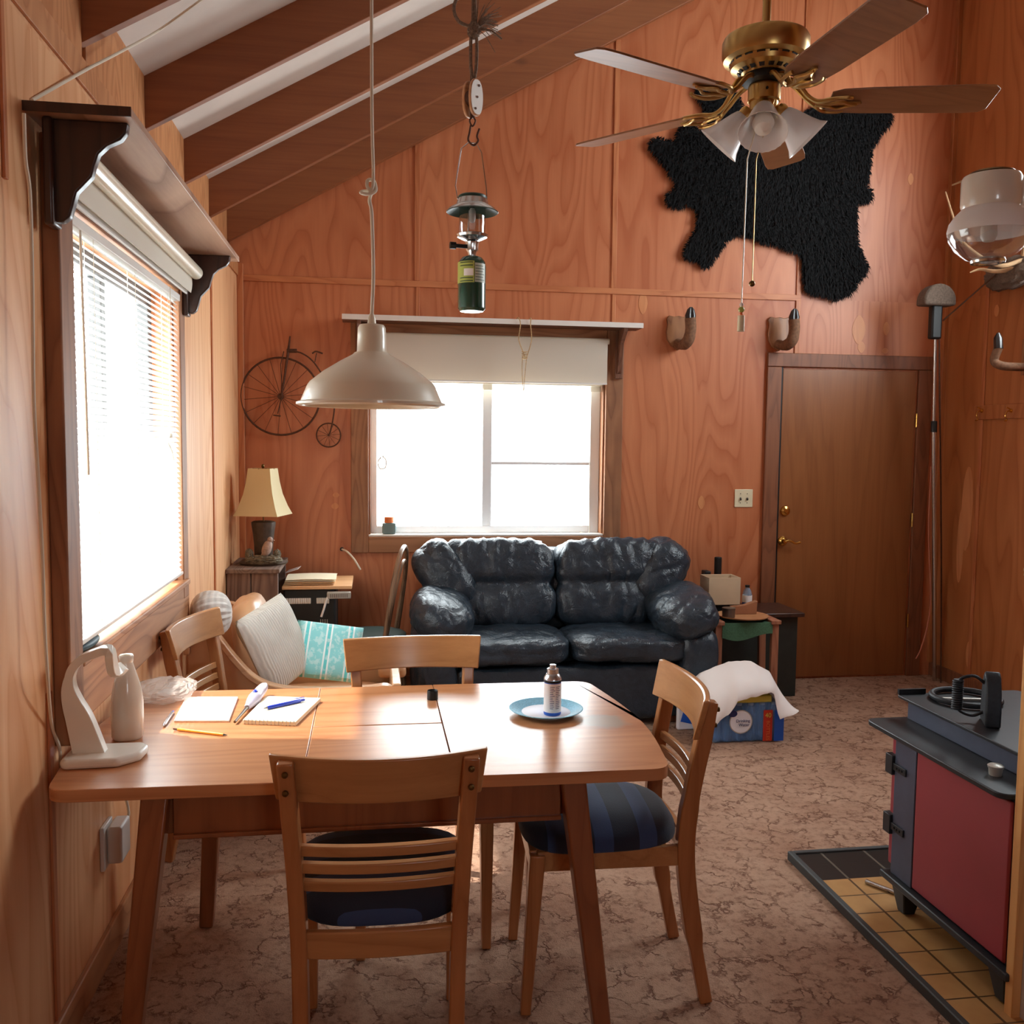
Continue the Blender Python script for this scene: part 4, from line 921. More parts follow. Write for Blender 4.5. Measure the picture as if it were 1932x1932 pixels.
# ================================================================ lantern, pulley and rope
lx, ly = .345, 3.25; Lc = lambda z: (lx, ly, z)
g = thing('camping_lantern', Lc(2.0), 'propane camping lantern with green cylinder and wire bail hanging from the pulley hook', 'lantern')
MB().lathe([(0, .004), (.022, 0), (.040, .002), (.0485, .012), (.049, .02), (.049, .155), (.046, .172), (.036, .186), (.018, .193), (0, .195)], Lc(2.0), 40, ripple=None).build('fuel_cylinder', 'green', g)
def wrap(r, z0, z1, a0, a1, n=10):
    vs = []
    for i in range(n+1): a = radians(a0+(a1-a0)*i/n); vs += [(lx+r*cos(a), ly+r*sin(a), z0), (lx+r*cos(a), ly+r*sin(a), z1)]
    return MB().add(vs, [(2*i, 2*i+2, 2*i+3, 2*i+1) for i in range(n)])
wrap(.0495, 2.095, 2.168, -185, -86).build('label_panel', 'lime', g); wrap(.0495, 2.097, 2.162, -84, -30).build('label_panel', 'labelgrey', g)
b = wrap(.0498, 2.118, 2.142, -130, -90); b.build('label_box', 'paper', g)
b = MB(); 
for i in range(6):
    w_ = wrap(.0498, 2.104+i*.0095, 2.106+i*.0095, -82, -45 if i % 2 else -38); b.add(w_.v, w_.f)
for i in (0, 1, 5, 6):
    w_ = wrap(.0499, 2.099+i*.0105, 2.102+i*.0105, -150, -92); b.add(w_.v, w_.f)
b.build('label_print', 'green_dark', g)
MB().lathe([(0, .19), (.012, .19), (.014, .205), (.020, .212), (.021, .232), (.024, .240), (.016, .244), (0, .244)], Lc(2.0), 20, ripple=(.05, 10)).build('burner_neck', 'chrome', g)
b = MB().tube([(lx, ly, 2.224), (lx-.06, ly-.01, 2.224)], .007, 10).tube([(lx-.058, ly-.01, 2.224), (lx-.078, ly-.013, 2.224)], .012, 12); b.build('valve_knob', 'black', g)
MB().lathe([(0, .242), (.03, .246), (.052, .256), (.056, .264), (.050, .267), (0, .262)], Lc(2.0), 36).build('base_dish', 'chrome', g)
MB().lathe([(.045, .268), (.0465, .30), (.0465, .35), (.045, .366), (.044, .366), (.0455, .35), (.0455, .30), (.044, .268)], Lc(2.0), 36, cap=False).build('globe', 'clear', g)
MB().lathe([(0, .305), (.008, .308), (.0115, .32), (.0115, .345), (.007, .355), (0, .357)], Lc(2.0), 16).build('mantle', 'bulb', g)
b = MB().tube([(lx-.014, ly, 2.26), (lx-.014, ly, 2.37)], .003, 8).tube([(lx, ly, 2.35), (lx, ly, 2.375)], .007, 10); b.build('heat_tube', 'chrome', g)
MB().lathe([(.088, .340), (.090, .342), (.080, .352), (.056, .366), (.050, .385), (.050, .394), (.046, .398), (0, .398), (0, .392), (.046, .390), (.046, .378), (.053, .362), (.078, .348), (.088, .340)], Lc(2.0), 48, cap=False).build('hood', 'green_dark', g)
MB().lathe([(.0905, .341), (.081, .3525), (.057, .3665), (.0505, .386)], Lc(2.0), 48, cap=False).build('hood_top', 'chrome', g)
b = MB().tube([(lx-.052, ly, 2.385), (lx-.060, ly, 2.43), (lx-.040, ly, 2.555), (lx-.014, ly, 2.578), (lx+.012, ly, 2.574), (lx+.030, ly, 2.545), (lx+.047, ly, 2.43), (lx+.050, ly, 2.385)], .0022, 7)
b.build('bail_wire', 'chrome', g)
g = thing('rope_pulley', Lc(2.6), 'wooden rope pulley block with white cheek and iron hook above the lantern', 'pulley')
ov = lambda cx, cz2, a, c, n=20: [(cx+a*cos(2*pi*k/n)*abs(cos(2*pi*k/n))**-.25*.9 if abs(cos(2*pi*k/n)) > .02 else cx, cz2+c*sin(2*pi*k/n)) for k in range(n)]
def cheek(x0, x1, m, n): b = MB().prism([(v[0], v[1]) for v in ov(ly, 2.725, .034, .062)], 'YZ', x0, x1); return b
for (a_, c_, m_, n_) in ((-.026, -.014, 'tray', 'cheek'), (.006, .018, 'tray', 'cheek')):
    b = cheek(lx+a_, lx+c_, m_, n_); b.xf(Matrix.Translation((lx, ly, 0))@Matrix.Rotation(radians(-52), 4, 'Z')@Matrix.Translation((-lx, -ly, 0))).build(n_, m_, g, bevel=.003)
b = MB().prism(ov(ly, 2.725, .031, .058), 'YZ', lx+.0175, lx+.0195)
RZ = Matrix.Translation((lx, ly, 0))@Matrix.Rotation(radians(-52), 4, 'Z')@Matrix.Translation((-lx, -ly, 0))
b.xf(RZ).build('painted_face', 'white_paint', g)
b = MB()
for dz in (-.04, 0, .04): b.tube([(lx+.018, ly+dz*.2, 2.725+dz), (lx+.022, ly+dz*.2, 2.725+dz)], .004, 10)
b.xf(RZ).build('rivet', 'rust', g)
b = MB().tube([(lx-.014, ly, 2.725), (lx+.006, ly, 2.725)], .028, 20); b.box((lx-.008, ly-.008, 2.66), (lx, ly+.008, 2.80)); b.xf(RZ).build('sheave', 'rust', g)
b = MB().tube(smoothpath([(lx-.002, ly, 2.665), (lx-.012, ly, 2.65), (lx-.002, ly, 2.632), (lx+.008, ly, 2.65), (lx-.002, ly, 2.665)]), .003, 7)
b.tube(smoothpath([(lx+.022, ly, 2.625), (lx+.014, ly, 2.600), (lx+.018, ly, 2.584), (lx+.002, ly, 2.568), (lx-.016, ly, 2.584), (lx-.012, ly, 2.61), (lx-.008, ly, 2.635)], 5), .0036, 8)
b.build('hook', 'rust', g)
g = thing('twine_rope', Lc(2.8), 'frayed jute rope knotted above the wooden pulley and tied to the ceiling', 'rope')
zt = cz(lx)-.014
b = MB()
for dx in (-.010, .010): b.tube(smoothpath([(lx+dx*.3, ly, 2.785), (lx+dx, ly, 2.84), (lx+dx, ly, 2.92), (lx+dx*.4, ly, 2.955), (lx+dx*.3, ly, 3.1), (lx+dx*.3, ly, zt)]), .006, 7)
b.build('strand', 'rope', g)
MB().blob((lx, ly, 2.950), (.022, .018, .03), 2, 10, lambda q, u: .006*noise.noise(u*6)).build('knot', 'rope', g)
b = MB().tube(smoothpath([(lx-.01, ly, 2.96), (lx-.05, ly, 2.975), (lx-.068, ly, 3.01), (lx-.06, ly, 3.05), (lx-.03, ly, 3.10), (lx, ly, 3.15)]), .006, 7)
b.build('loop', 'rope', g)
b = MB(); random.seed(5)
for i in range(46):
    a = random.gauss(.55, .45); L_ = random.uniform(.05, .10); d = Vector((cos(a), random.uniform(-.5, .5), sin(a)))
    p = Vector((lx+.01, ly, 2.96)); b.tube([p, p+d*L_*.5+Vector((0, 0, .012)), p+d*L_], .0013, 4)
b.tube([Vector((lx+.02, ly, 2.955)), Vector((lx+.06, ly-.01, 2.95)), Vector((lx+.095, ly-.01, 2.925))], .004, 6)
b.build('frayed_end', 'rope', g)

# ================================================================ ceiling fan
fx, fy, fz = 1.159, 2.696, 2.571
g = thing('ceiling_fan', (fx, fy, fz), 'brass ceiling fan with five brown blades and ribbed glass lamps', 'fan')
MB().tube([(fx, fy, 2.76), (fx, fy, cz(fx)+.02)], .0125, 16).build('downrod', 'brass', g)
MB().lathe([(0, 2.778), (.03, 2.778), (.035, 2.765), (.10, 2.762), (.122, 2.752), (.127, 2.742), (.127, 2.705), (.122, 2.690), (.104, 2.682), (.100, 2.665), (.066, 2.652), (.06, 2.645), (0, 2.645)], (fx, fy, 0), 56).build('motor_housing', 'brass', g)
b = MB()
for i in range(18):
    a = 2*pi*i/18; d = Vector((cos(a), sin(a), 0)); c0 = Vector((fx, fy, 0))
    b.bar(c0+d*.103+Vector((0, 0, 2.683)), c0+d*.070+Vector((0, 0, 2.652)), .024, .007, (-sin(a), cos(a), 0), .014, .007)
b.build('vent_slot', 'black', g)
MB().lathe([(0, 2.648), (.062, 2.648), (.066, 2.640), (.066, 2.626), (.05, 2.620), (.03, 2.615), (0, 2.615)], (fx, fy, 0), 40).build('flywheel', 'black', g)
MB().lathe([(0, 2.618), (.046, 2.618), (.048, 2.612), (.048, 2.572), (.042, 2.568), (.042, 2.545), (.034, 2.538), (.025, 2.52), (0, 2.515)], (fx, fy, 0), 40).build('switch_housing', 'brass', g)
MB().tube([(fx-.012, fy-.0478, 2.595), (fx-.012, fy-.050, 2.595)], .004, 10).build('switch_hole', 'black', g)
ph = 3.546
for k_ in range(5):
    a = ph-k_*2*pi/5; R = Matrix.Translation((fx, fy, fz))@Matrix.Rotation(a, 4, 'Z')@Matrix.Rotation(radians(-12), 4, 'X')
    poly_ = [(.19, -.045), (.22, -.058), (.30, -.064), (.60, -.070), (.645, -.066), (.662, -.050), (.662, .050), (.645, .066), (.60, .070), (.30, .064), (.22, .058), (.19, .045)]
    b = MB().prism(poly_, 'XY', -.003, .003).xf(R); bl = b.build('blade', 'blade', g, bevel=.0015)
    R2 = Matrix.Translation((fx, fy, fz))@Matrix.Rotation(a, 4, 'Z')
    b = MB()
    for s_ in (-1, 1):
        b.tube(smoothpath([(.055, s_*.012, .062), (.09, s_*.018, .050), (.125, s_*.012, .012), (.155, s_*.02, -.008), (.185, s_*.048, -.012), (.225, s_*.056, -.012), (.245, s_*.050, -.010)], 5), [.007]*10+[.0065]*10+[.006]*11, 8)
        b.tube(smoothpath([(.15, s_*.01, -.008), (.19, s_*.012, -.012), (.22, s_*.026, -.012), (.245, s_*.010, -.012), (.27, 0, -.011)], 5), .005, 7)
    b.prism([(.17, -.012), (.28, -.006), (.285, 0), (.28, .006), (.17, .012)], 'XY', -.010, -.005)
    b.xf(R2).build('blade_bracket', 'brass', g)
def tulip(az, tilt, nm='glass_shade'):
    T = Matrix.Translation((fx, fy, 2.545))@Matrix.Rotation(az, 4, 'Z')@Matrix.Translation((.05, 0, 0))@Matrix.Rotation(-tilt, 4, 'Y')
    b = MB(); seg = 48; prof = [(.018, -.006), (.026, -.014), (.033, -.03), (.041, -.055), (.049, -.080), (.059, -.104), (.071, -.120)]
    b.lathe(prof+[(r-.002, z) for r, z in prof[::-1]], (0, 0, 0), seg, ripple=(.012, 24)); b.xf(T); b.build(nm, 'frosted', g)
    MB().lathe([(0, -.03), (.014, -.035), (.025, -.058), (.032, -.082), (.024, -.106), (0, -.116)], seg=20).xf(T).build('bulb', 'bulb', g)
    b = MB().lathe([(0, .016), (.016, .014), (.022, .004), (.022, -.010), (.017, -.012), (0, -.012)], seg=20).xf(T)
    b.tube([Vector((fx, fy, 2.55)), T@Vector((0, 0, .008))], .009, 10); b.build('lamp_holder', 'brass', g)
va = math.atan2(-fy, -fx)
for az, tl in ((0, 34), (1.75, 44), (-1.75, 44)): tulip(va+az, radians(tl))
def beads(x0, y0, z0, z1, drift, name):
    b = MB().tube([(x0, y0, z0), (x0+drift*.5, y0, (z0+z1)/2), (x0+drift, y0, z1)], .0018, 6); return b
e1 = onY(1399, 575, fy-.06); e2 = onY(1419, 530, fy-.05)
s1_ = onY(1410, 300, fy-.05); s2_ = onY(1427, 300, fy-.05)
c1_ = MB().tube([Vector((fx-.02, fy-.05, 2.56)), s1_, e1], .0019, 6).build('pull_chain', 'enamel', g)
for i, (m_, r, dz) in enumerate((('paper', .006, 0), ('lime', .009, -.014), ('orange', .005, -.026))): MB().blob(e1+Vector((0, 0, dz)), (r, r, r), 2, 6).build('bead', m_, c1_)
MB().tube([e1+Vector((0, 0, -.032)), e1+Vector((0, 0, -.078))], .0105, 14).build('pull_handle', 'ivory', c1_)
c2_ = MB().tube([Vector((fx+.01, fy-.05, 2.56)), s2_, e2], .0016, 6).build('pull_chain', 'brass', g)
MB().blob(e2+Vector((0, 0, -.008)), (.009, .009, .009), 2, 8).build('pull_ball', 'brass_dark', c2_)

# ================================================================ gas lamp on the right post
wy = 2.3; q = onY(1868, 400, wy); wx = q.x
zt_, zb_ = onY(1868, 330, wy).z, onY(1868, 497, wy).z
g = thing('gas_lamp', (wx, wy, zb_), 'white gas lamp with round clear glass globe on the post at the right edge', 'lamp')
Hh = zt_-zb_
MB().lathe([(0, Hh), (.070, Hh-.004), (.074, Hh-.012), (.074, Hh*.66), (.070, Hh*.62), (.0, Hh*.62)], (wx, wy, zb_), 48).build('porcelain_cap', 'ceramic', g)
MB().lathe([(0, Hh+.006), (.055, Hh+.006), (.060, Hh+.001), (.05, Hh-.003), (0, Hh-.003)], (wx, wy, zb_), 40).build('heat_plate', 'brass_dark', g)
gp = [(.070, .62), (.088, .54), (.100, .46), (.104, .38), (.103, .34)]; gq = [(.103, .34), (.100, .28), (.086, .17), (.062, .07), (.042, .025)]
MB().lathe([(r, z*Hh) for r, z in gp]+[(r-.002, z*Hh) for r, z in gp[::-1]], (wx, wy, zb_), 56, cap=False).build('frosted_globe_top', 'frosted', g)
MB().lathe([(r, z*Hh) for r, z in gq]+[(r-.002, z*Hh) for r, z in gq[::-1]], (wx, wy, zb_), 56, cap=False).build('clear_globe', 'clear', g)
MB().lathe([(.042, .0), (.044, .006), (.042, .012), (.030, .012), (.028, .004), (.032, 0)], (wx, wy, zb_), 40, cap=False).build('rim_ring', 'chrome', g)
MB().lathe([(0, .24), (.014, .25), (.021, .30), (.021, .40), (.018, .45), (0, .46)], (0, 0, 0), 24).xf(Matrix.Translation((wx, wy, zb_))@Matrix.Diagonal((1, 1, Hh, 1))).build('mantle', 'bulb', g)
b = MB().lathe([(.026, .46*Hh), (.026, .49*Hh), (.012, .52*Hh), (0, .52*Hh)], (wx, wy, zb_), 24).build('burner_ring', 'brass', g)
PX = 1.745
MB().box((wx+.07, wy-.03, zb_+Hh*.66), (1.802, wy+.03, zb_+Hh*.98)).build('mount_arm', 'ceramic', g, bevel=.006)
# partition post and pale panel at the right edge
pz0 = 1.688
b = st(MB().box((1.690, 2.125, 0), (1.716, 2.155, 1.22)).build('trim_21', 'post', origin=(0, 0, 0), bevel=.002))
st(MB().box((1.80, 2.13, 1.22), (1.89, 2.30, zr(1.80)+.1)).build('trim_22', 'post', origin=(0, 0, 0), bevel=.003))
st(MB().box((1.716, 2.09, 0), (2.4, 2.155, 1.22)).build('wall_partition', 'fridge', origin=(0, 0, 0), bevel=.003))
tag(MB().blob((1.735, 2.135, 1.225), (.055, .05, .022), 2.4, 12, lambda q, u: .006*noise.noise(u*5)).build('brocade_cloth', 'brocade'), 'gold patterned cloth draped over the post at the right edge', 'cloth')

# ================================================================ stove and hearth
g = thing('hearth_pad', (1.9, 3.13, 0), 'raised hearth pad of tan and black tiles with dark edging beneath the stove', 'hearth')
b = MB().box((1.56, 1.2, 0), (2.9, 3.13, .028)); o = b.build('tiles', 'tiles', g)
b = MB().box((1.538, 1.2, 0), (1.560, 3.15, .034)).box((1.56, 3.13, 0), (2.9, 3.152, .034)); b.build('edging', 'tilegrey', g, bevel=.004)
g = thing('wood_stove', (1.95, 2.5, .028), 'dark blue cast iron wood stove with a red side panel at the right edge', 'stove')
SX0, SX1, SY0, SY1 = 1.70, 2.25, 2.16, 2.735
b = MB().box((SX0+.012, SY0, .13), (SX1, SY1, .605)); b.build('body', 'stove_blue', g, bevel=.004)
MB().box((SX0, SY0+.02, .145), (SX0+.012, 2.615, .598)).build('side_panel', 'red', g, bevel=.006, seg=3)
MB().box((SX0, 2.618, .14), (SX0+.012, SY1, .603)).build('corner_post', 'stove_blue', g, bevel=.003)
MB().box((SX0-.02, SY0-.02, .118), (SX1+.02, SY1+.03, .140)).build('base_plate', 'stove_black', g, bevel=.004)
MB().prism(rrect(SX0-.035, 2.175, SX1+.03, 2.87, .035), 'XY', .606, .622).build('side_shelf', 'stove_black', g, bevel=.003)
b = MB().box((1.81, 2.20, .622), (SX1, 2.85, .684)); b.build('top_box', 'stove_blue', g, bevel=.003)
MB().prism(rrect(1.795, 2.19, SX1+.01, 2.90, .02), 'XY', .684, .694).build('cook_top', 'stove_black', g, bevel=.002)
MB().box((1.80, 2.888, .694), (1.90, 2.898, .712)).build('back_lip', 'stove_black', g)
d_ = MB().box((SX0+.01, SY1+.008, .16), (SX1-.02, SY1+.035, .60)).build('door', 'red', g, bevel=.006)
for z in (.50, .30):
    h_ = MB().box((SX0-.006, SY1-.07, z-.012), (SX0, SY1+.02, z+.012)).box((SX0-.01, SY1, z-.03), (SX0+.02, SY1+.04, z+.035)).build('hinge', 'stove_black', g, bevel=.002)
    b = MB()
    for i in range(3): b.tube([(SX0-.006, SY1-.02-i*.015, z), (SX0-.009, SY1-.02-i*.015, z)], .004, 8)
    b.build('bolt', 'black', h_)
for x, y in ((SX0+.03, 2.68), (SX0+.03, 2.20), (SX1-.04, 2.68), (SX1-.04, 2.20)):
    MB().bar((x, y, .12), (x-.005, y-.005, .031), .075, .075, (1, 0, 0), .038, .038).build('foot', 'stove_black', g, bevel=.004)
q = onZ(1878, 1462, .6225)
g2 = thing('draft_knob', q, 'small brushed metal knob cap sitting on the lower ledge of the stove', 'knob')
MB().lathe([(0, 0), (.017, 0), (.0185, .014), (.0185, .02), (.021, .021), (.022, .027), (.018, .030), (0, .031)], q, 28).build('knob_body', 'steel', g2)
q = onZ(1822, 1322, .695)
g2 = thing('iron_trivet', (q.x, q.y, .695), 'round black iron trivet ring lying on the stove top', 'trivet')
MB().tube([Vector((q.x+.105*cos(a), q.y+.105*sin(a), .706)) for a in [2*pi*i/48 for i in range(48)]], .010, 10, closed=True).build('ring', 'iron', g2)
b = MB().tube([(q.x-.10, q.y+.02, .70), (q.x+.10, q.y-.02, .70)], .005, 8); b.build('crossbar', 'steel', g2)
q = onZ(1868, 1365, .695)
g2 = thing('sad_iron', (q.x, q.y, .695), 'black antique flat iron with coiled handle standing upright on the stove', 'flat iron')
shp = [(-.055, 0), (.055, 0), (.056, .05), (.045, .105), (.022, .15), (0, .165), (-.022, .15), (-.045, .105), (-.056, .05)]
RI = Matrix.Translation((q.x, q.y, .695))@Matrix.Rotation(radians(62), 4, 'Z')
MB().prism(shp, 'XZ', -.022, .022).xf(RI).build('sole', 'iron', g2, bevel=.006)
for hp in ([(0, .02, .035), (0, .05, .02), (0, .085, .03), (0, .095, .05)], [(0, .02, .125), (0, .05, .145), (0, .085, .135), (0, .095, .115)]): MB().tube(smoothpath(hp), .005, 8).xf(RI).build('handle_wire', 'iron', g2)
b = MB().tube([(0, .095, .035), (0, .095, .13)], .013, 14)
for i in range(13): b.tube([Vector((.0145*cos(a), .095+.0145*sin(a), .038+i*.007+a*.001)) for a in [2*pi*k/12 for k in range(12)]], .0028, 5, closed=True)
b.xf(RI).build('coiled_grip', 'iron', g2)
a, c = onZ(1634, 1663, .036), onZ(1700, 1688, .036)
g2 = thing('poker', a, 'shiny chrome rod lying on the tan hearth tiles beside the stove foot', 'rod')
MB().tube([a, a+(c-a)*.15, c], [.0085, .0075, .0075], 12).build('rod', 'chrome', g2)

# ================================================================ sofa
g = thing('sofa', (1.07, 5.15, 0), 'black leather two seat sofa with puffy cushions below the back window', 'sofa')
def wr(seed, amp, sx=1, sz=1, fine=1.0, puck=None):
    s0 = Vector((seed*3.1, seed*1.7, seed*.9))
    def f(q, u):
        v = Vector((q.x*5*sx, q.y*5, q.z*5*sz))+s0
        w = noise.noise(v+Vector((0, 0, 0))); r1 = 1-abs(noise.noise(Vector((q.x*9*sx, q.y*7, q.z*5*sz))+s0*2))
        r2 = 1-abs(noise.noise(Vector((q.x*20*sx, q.y*14, q.z*12*sz))+s0*3))
        d = amp*(w*.9-1.3*max(0, r1-.72)/.28*.5-.5*fine*max(0, r2-.78)/.22*.5)
        if puck: d += puck(q, u)
        return d
    return f
# frame, back, base
b = MB().box((.33, 5.05, .06), (1.80, 5.55, .42)); b.build('frame', 'leather', g, bevel=.03, seg=3)
MB().blob((1.06, 4.86, .19), (.72, .085, .155), 6, 22, wr(9, .010, 1.2, 1.5)).build('front_skirt', 'leather', g)
MB().blob((1.06, 5.50, .55), (.75, .11, .36), 5, 16, wr(2, .008)).build('back_frame', 'leather', g)
for i, (x0, x1) in enumerate(((.345, 1.062), (1.068, 1.775))):
    cx_ = (x0+x1)/2; w_ = (x1-x0)/2
    MB().blob((cx_, 5.02, .425), (w_+.012, .285, .082), 4.2, 30, wr(20+i, .013, .8, 1, 1.4)).build('seat_cushion', 'leather', g)
    def pk(q, u, i=i): # horizontal tuck across the middle, gathered top
        t_ = q.z/.3; return -.028*math.exp(-((t_+.02)/.13)**2)*(1 if u.y < 0 else .2)+.006*sin(q.x*70+3*sin(q.z*12))*max(0, t_)*(u.y < .2)
    R = Matrix.Rotation(radians(-12), 4, 'X')
    MB().blob((cx_+(.012 if i == 0 else -.012), 5.33, .715), (w_+.0, .150, .270), 4.4, 40, wr(30+i*3, .017, 1.1, .6, 1.3, pk), R).build('back_cushion', 'leather', g)
for s_, ax_ in ((-1, .385), (1, 1.74)):
    # outer arm body, drooping arm pillow, shoulder wedge
    MB().blob((ax_-s_*.0+s_*.045, 5.12, .27), (.125, .385, .28), 5, 18, wr(40+s_, .010)).build('arm_body', 'leather', g)
    Ra = Matrix.Rotation(radians(-s_*20), 4, 'Y')@Matrix.Rotation(radians(5), 4, 'X')
    MB().blob((ax_+s_*.005, 5.02, .605), (.180, .31, .125), 2.7, 32, wr(50+s_, .013, .7, 1, 1.5), Ra).build('arm_pillow', 'leather', g)
    Rw = Matrix.Rotation(radians(s_*34), 4, 'Y')@Matrix.Rotation(radians(-8), 4, 'X')
    MB().blob((ax_-s_*.045, 5.34, .755), (.150, .18, .235), 3, 28, wr(60+s_, .014, 1, 1, 1.3), Rw).build('shoulder_wing', 'leather', g)
for x, y in ((.40, 4.92), (1.74, 4.92), (.40, 5.5), (1.74, 5.5)):
    MB().box((x-.04, y-.04, 0), (x+.04, y+.04, .08)).build('foot', 'darkwood', g, bevel=.003)

# ================================================================ tan armchair with cushions
g = thing('armchair', (-.22, 4.2, 0), 'tan leather armchair with curved bentwood arms between the table and the lamp stand', 'armchair')
def armrail(y):
    P = [onY(x, y_, y) for x, y_ in ((300, 1235), (330, 1200), (385, 1190), (408, 1200), (440, 1240), (480, 1280), (530, 1299), (600, 1303), (690, 1300), (730, 1296), (742, 1310))]
    return smoothpath(P, 5)
near = [Vector(p) for p in armrail(3.92)]
far = [Vector((p.x, 4.55, p.z)) for p in near]
for P in (near, far):
    for p in P: p.x = max(p.x, -.755)
for P in (near, far): MB().sweep(P, .055, .024, (0, 1, 0)).build('arm_rail', 'bentwood', g, bevel=.005)
for y in (3.935, 4.535):
    P = [(p.x, p.z-.012) for p in near]+[(near[-1].x, .14), (near[0].x, .14)]
    MB().prism(P, 'XZ', y-.008, y+.008).build('side_panel', 'tan', g)
MB().blob((-.20, 4.235, .29), (.30, .28, .10), 5, 16, wr(71, .004)).build('seat_cushion', 'tan', g)
Rb = Matrix.Rotation(radians(-12), 4, 'Y')
MB().blob((-.515, 4.27, .60), (.085, .25, .245), 3.2, 22, wr(73, .010), Rb).build('back_cushion', 'tan', g)
MB().box((.085, 3.95, .10), (.125, 4.52, .50)).build('front_board', 'bentwood', g, bevel=.006)
q1_, q2_ = onY(765, 1248, 4.53), onY(735, 1248, 4.53)
MB().box((.03, 4.42, .40), (q1_.x, 4.53, q1_.z)).build('front_panel', 'tan', g, bevel=.02, seg=3)
for x in (-.66, .06):
    for y in (3.95, 4.52): MB().bar((x, y, .16), (x, y, 0), .04, .04, (1, 0, 0), .03, .03).build('leg', 'bentwood', g, bevel=.004)
def pillow(c, w, h, t, R, name, mats, label, cat='cushion', ax=None):
    b = MB(); n = 22
    def f(sg):
        def ff(u, v):
            x, z = 2*u-1, 2*v-1; k = max(0, (1-x**4)*(1-z**4))**.45; e = 1-.05*(1-abs(x*z))-.02
            return Vector((x*w/2*(1-.06*z*z*(1-abs(x))), sg*(t/2*k*(1+.12*noise.noise(Vector((x*2, z*2, sg)))))+.0, z*h/2*(1-.06*x*x*(1-abs(z)))))
        return ff
    b.grid(f(-1), n, n); b.cur = 1 if isinstance(mats, list) else 0; b.grid(f(1), n, n)
    o = tag(b.build(name, mats, origin=(0, 0, 0)), label, cat); o.matrix_world = Matrix.Translation(c)@R.to_4x4(); return o
c = onY(520, 1216, 4.13)
R = Matrix.Rotation(radians(52), 3, 'Z')@Matrix.Rotation(radians(-16), 3, 'X')@Matrix.Rotation(radians(-16), 3, 'Y')
pillow(c, .31, .37, .13, R, 'throw_pillow', ['pillow', 'knit_tan'], 'white ribbed pillow with tan back leaning against the armchair back')
c = onY(617, 1229, 4.22)
R = Matrix.Rotation(radians(4), 3, 'Z')@Matrix.Rotation(radians(-22), 3, 'X')@Matrix.Rotation(radians(9), 3, 'Y')
pillow(c, .30, .255, .10, R, 'throw_pillow', 'teal', 'teal and white striped pillow lying on the armchair seat')
c = onY(398, 1158, 4.0); c.x = max(c.x, -.675)
b = MB().blob((0, 0, 0), (.085, .09, .095), 2.3, 22, lambda q, u: .0035*sin(math.atan2(u.z, u.y)*20)*(1-abs(u.x)**4))
o = tag(b.xf(Matrix.Translation(c+Vector((0, 0, .0)))@Matrix.Rotation(radians(20), 4, 'Z')).build('round_cushion', 'pleat'), 'round white pleated cushion perched on the armchair corner by the left wall', 'cushion')

# ================================================================ corner stand, lamp, desk
g = thing('crate_stand', (-.64, 5.33, 0), 'weathered grey wooden crate stand in the back left corner', 'side table')
b = MB()
MB().box((-.775, 5.10, .0), (-.65, 5.13, .825)).build('plank', 'weathered', g, bevel=.003); MB().box((-.645, 5.10, .0), (-.505, 5.13, .825)).build('plank', 'weathered', g, bevel=.003)
MB().box((-.775, 5.12, .0), (-.76, 5.55, .825)).build('plank', 'weathered', g, bevel=.003)
MB().box((-.775, 5.55, .0), (-.505, 5.575, .825)).build('plank', 'weathered', g, bevel=.003)
MB().box((-.778, 5.085, .825), (-.495, 5.60, .848)).build('top_board', 'weathered_h', g, bevel=.003)
MB().box((-.775, 5.12, .40), (-.505, 5.55, .42)).build('inner_shelf', 'weathered_h', g)
lx_, ly_, lz_ = -.605, 5.33, .8485
g = thing('table_lamp', (lx_, ly_, lz_), 'bird figurine table lamp with cream square shade on the corner crate stand', 'lamp')
MB().lathe([(0, 0), (.13, 0), (.135, .010), (.12, .022), (0, .025)], (lx_, ly_, lz_), 32).build('base_plate', 'urn', g)
MB().lathe([(0, .02), (.045, .02), (.050, .05), (.052, .11), (.058, .17), (.066, .225), (.066, .235), (.055, .24), (0, .24)], (lx_, ly_, lz_), 32, ripple=(.03, 9)).build('urn_body', 'urn', g)
b = MB().blob((lx_+.01, ly_-.085, lz_+.028), (.10, .05, .028), 2.2, 16, lambda q, u: .012*noise.noise(u*6))
for v in b.v: v.z = max(v.z, lz_+.001)
b.build('mossy_ground', 'moss', g)
bx_, by_ = lx_+.028, ly_-.09
b = MB().blob((bx_, by_, lz_+.095), (.026, .028, .046), 2.2, 12, None, Matrix.Rotation(radians(18), 4, 'Y')); b.blob((bx_+.018, by_, lz_+.143), (.015, .015, .017), 2, 10)
b.tube([(bx_+.030, by_, lz_+.143), (bx_+.043, by_, lz_+.138)], [.005, .001], 8); b.tube([(bx_-.012, by_, lz_+.075), (bx_-.035, by_, lz_+.035)], [.014, .006], 8)
b.tube([(bx_, by_, lz_+.06), (bx_, by_, lz_+.03)], .004, 6); b.build('quail_figure', 'bird', g)
b = MB().blob((lx_-.07, ly_-.075, lz_+.06), (.022, .022, .032), 2.1, 10, lambda q, u: .008*noise.noise(u*7)); b.blob((lx_+.08, ly_-.06, lz_+.055), (.02, .02, .03), 2, 10, lambda q, u: .008*noise.noise(u*9)); b.build('pine_cone', 'moss', g)
b = MB(); rot = Matrix.Translation((lx_, ly_, 0))@Matrix.Rotation(radians(-14), 4, 'Z')
lv = [(0, .126), (.18, .106), (.45, .084), (.7, .072), (1, .063)]; vs = []
for z_, h_ in lv: vs += [rot@Vector((sx*h_, sy*h_, lz_+.275+z_*.262)) for sx, sy in ((-1, -1), (1, -1), (1, 1), (-1, 1))]
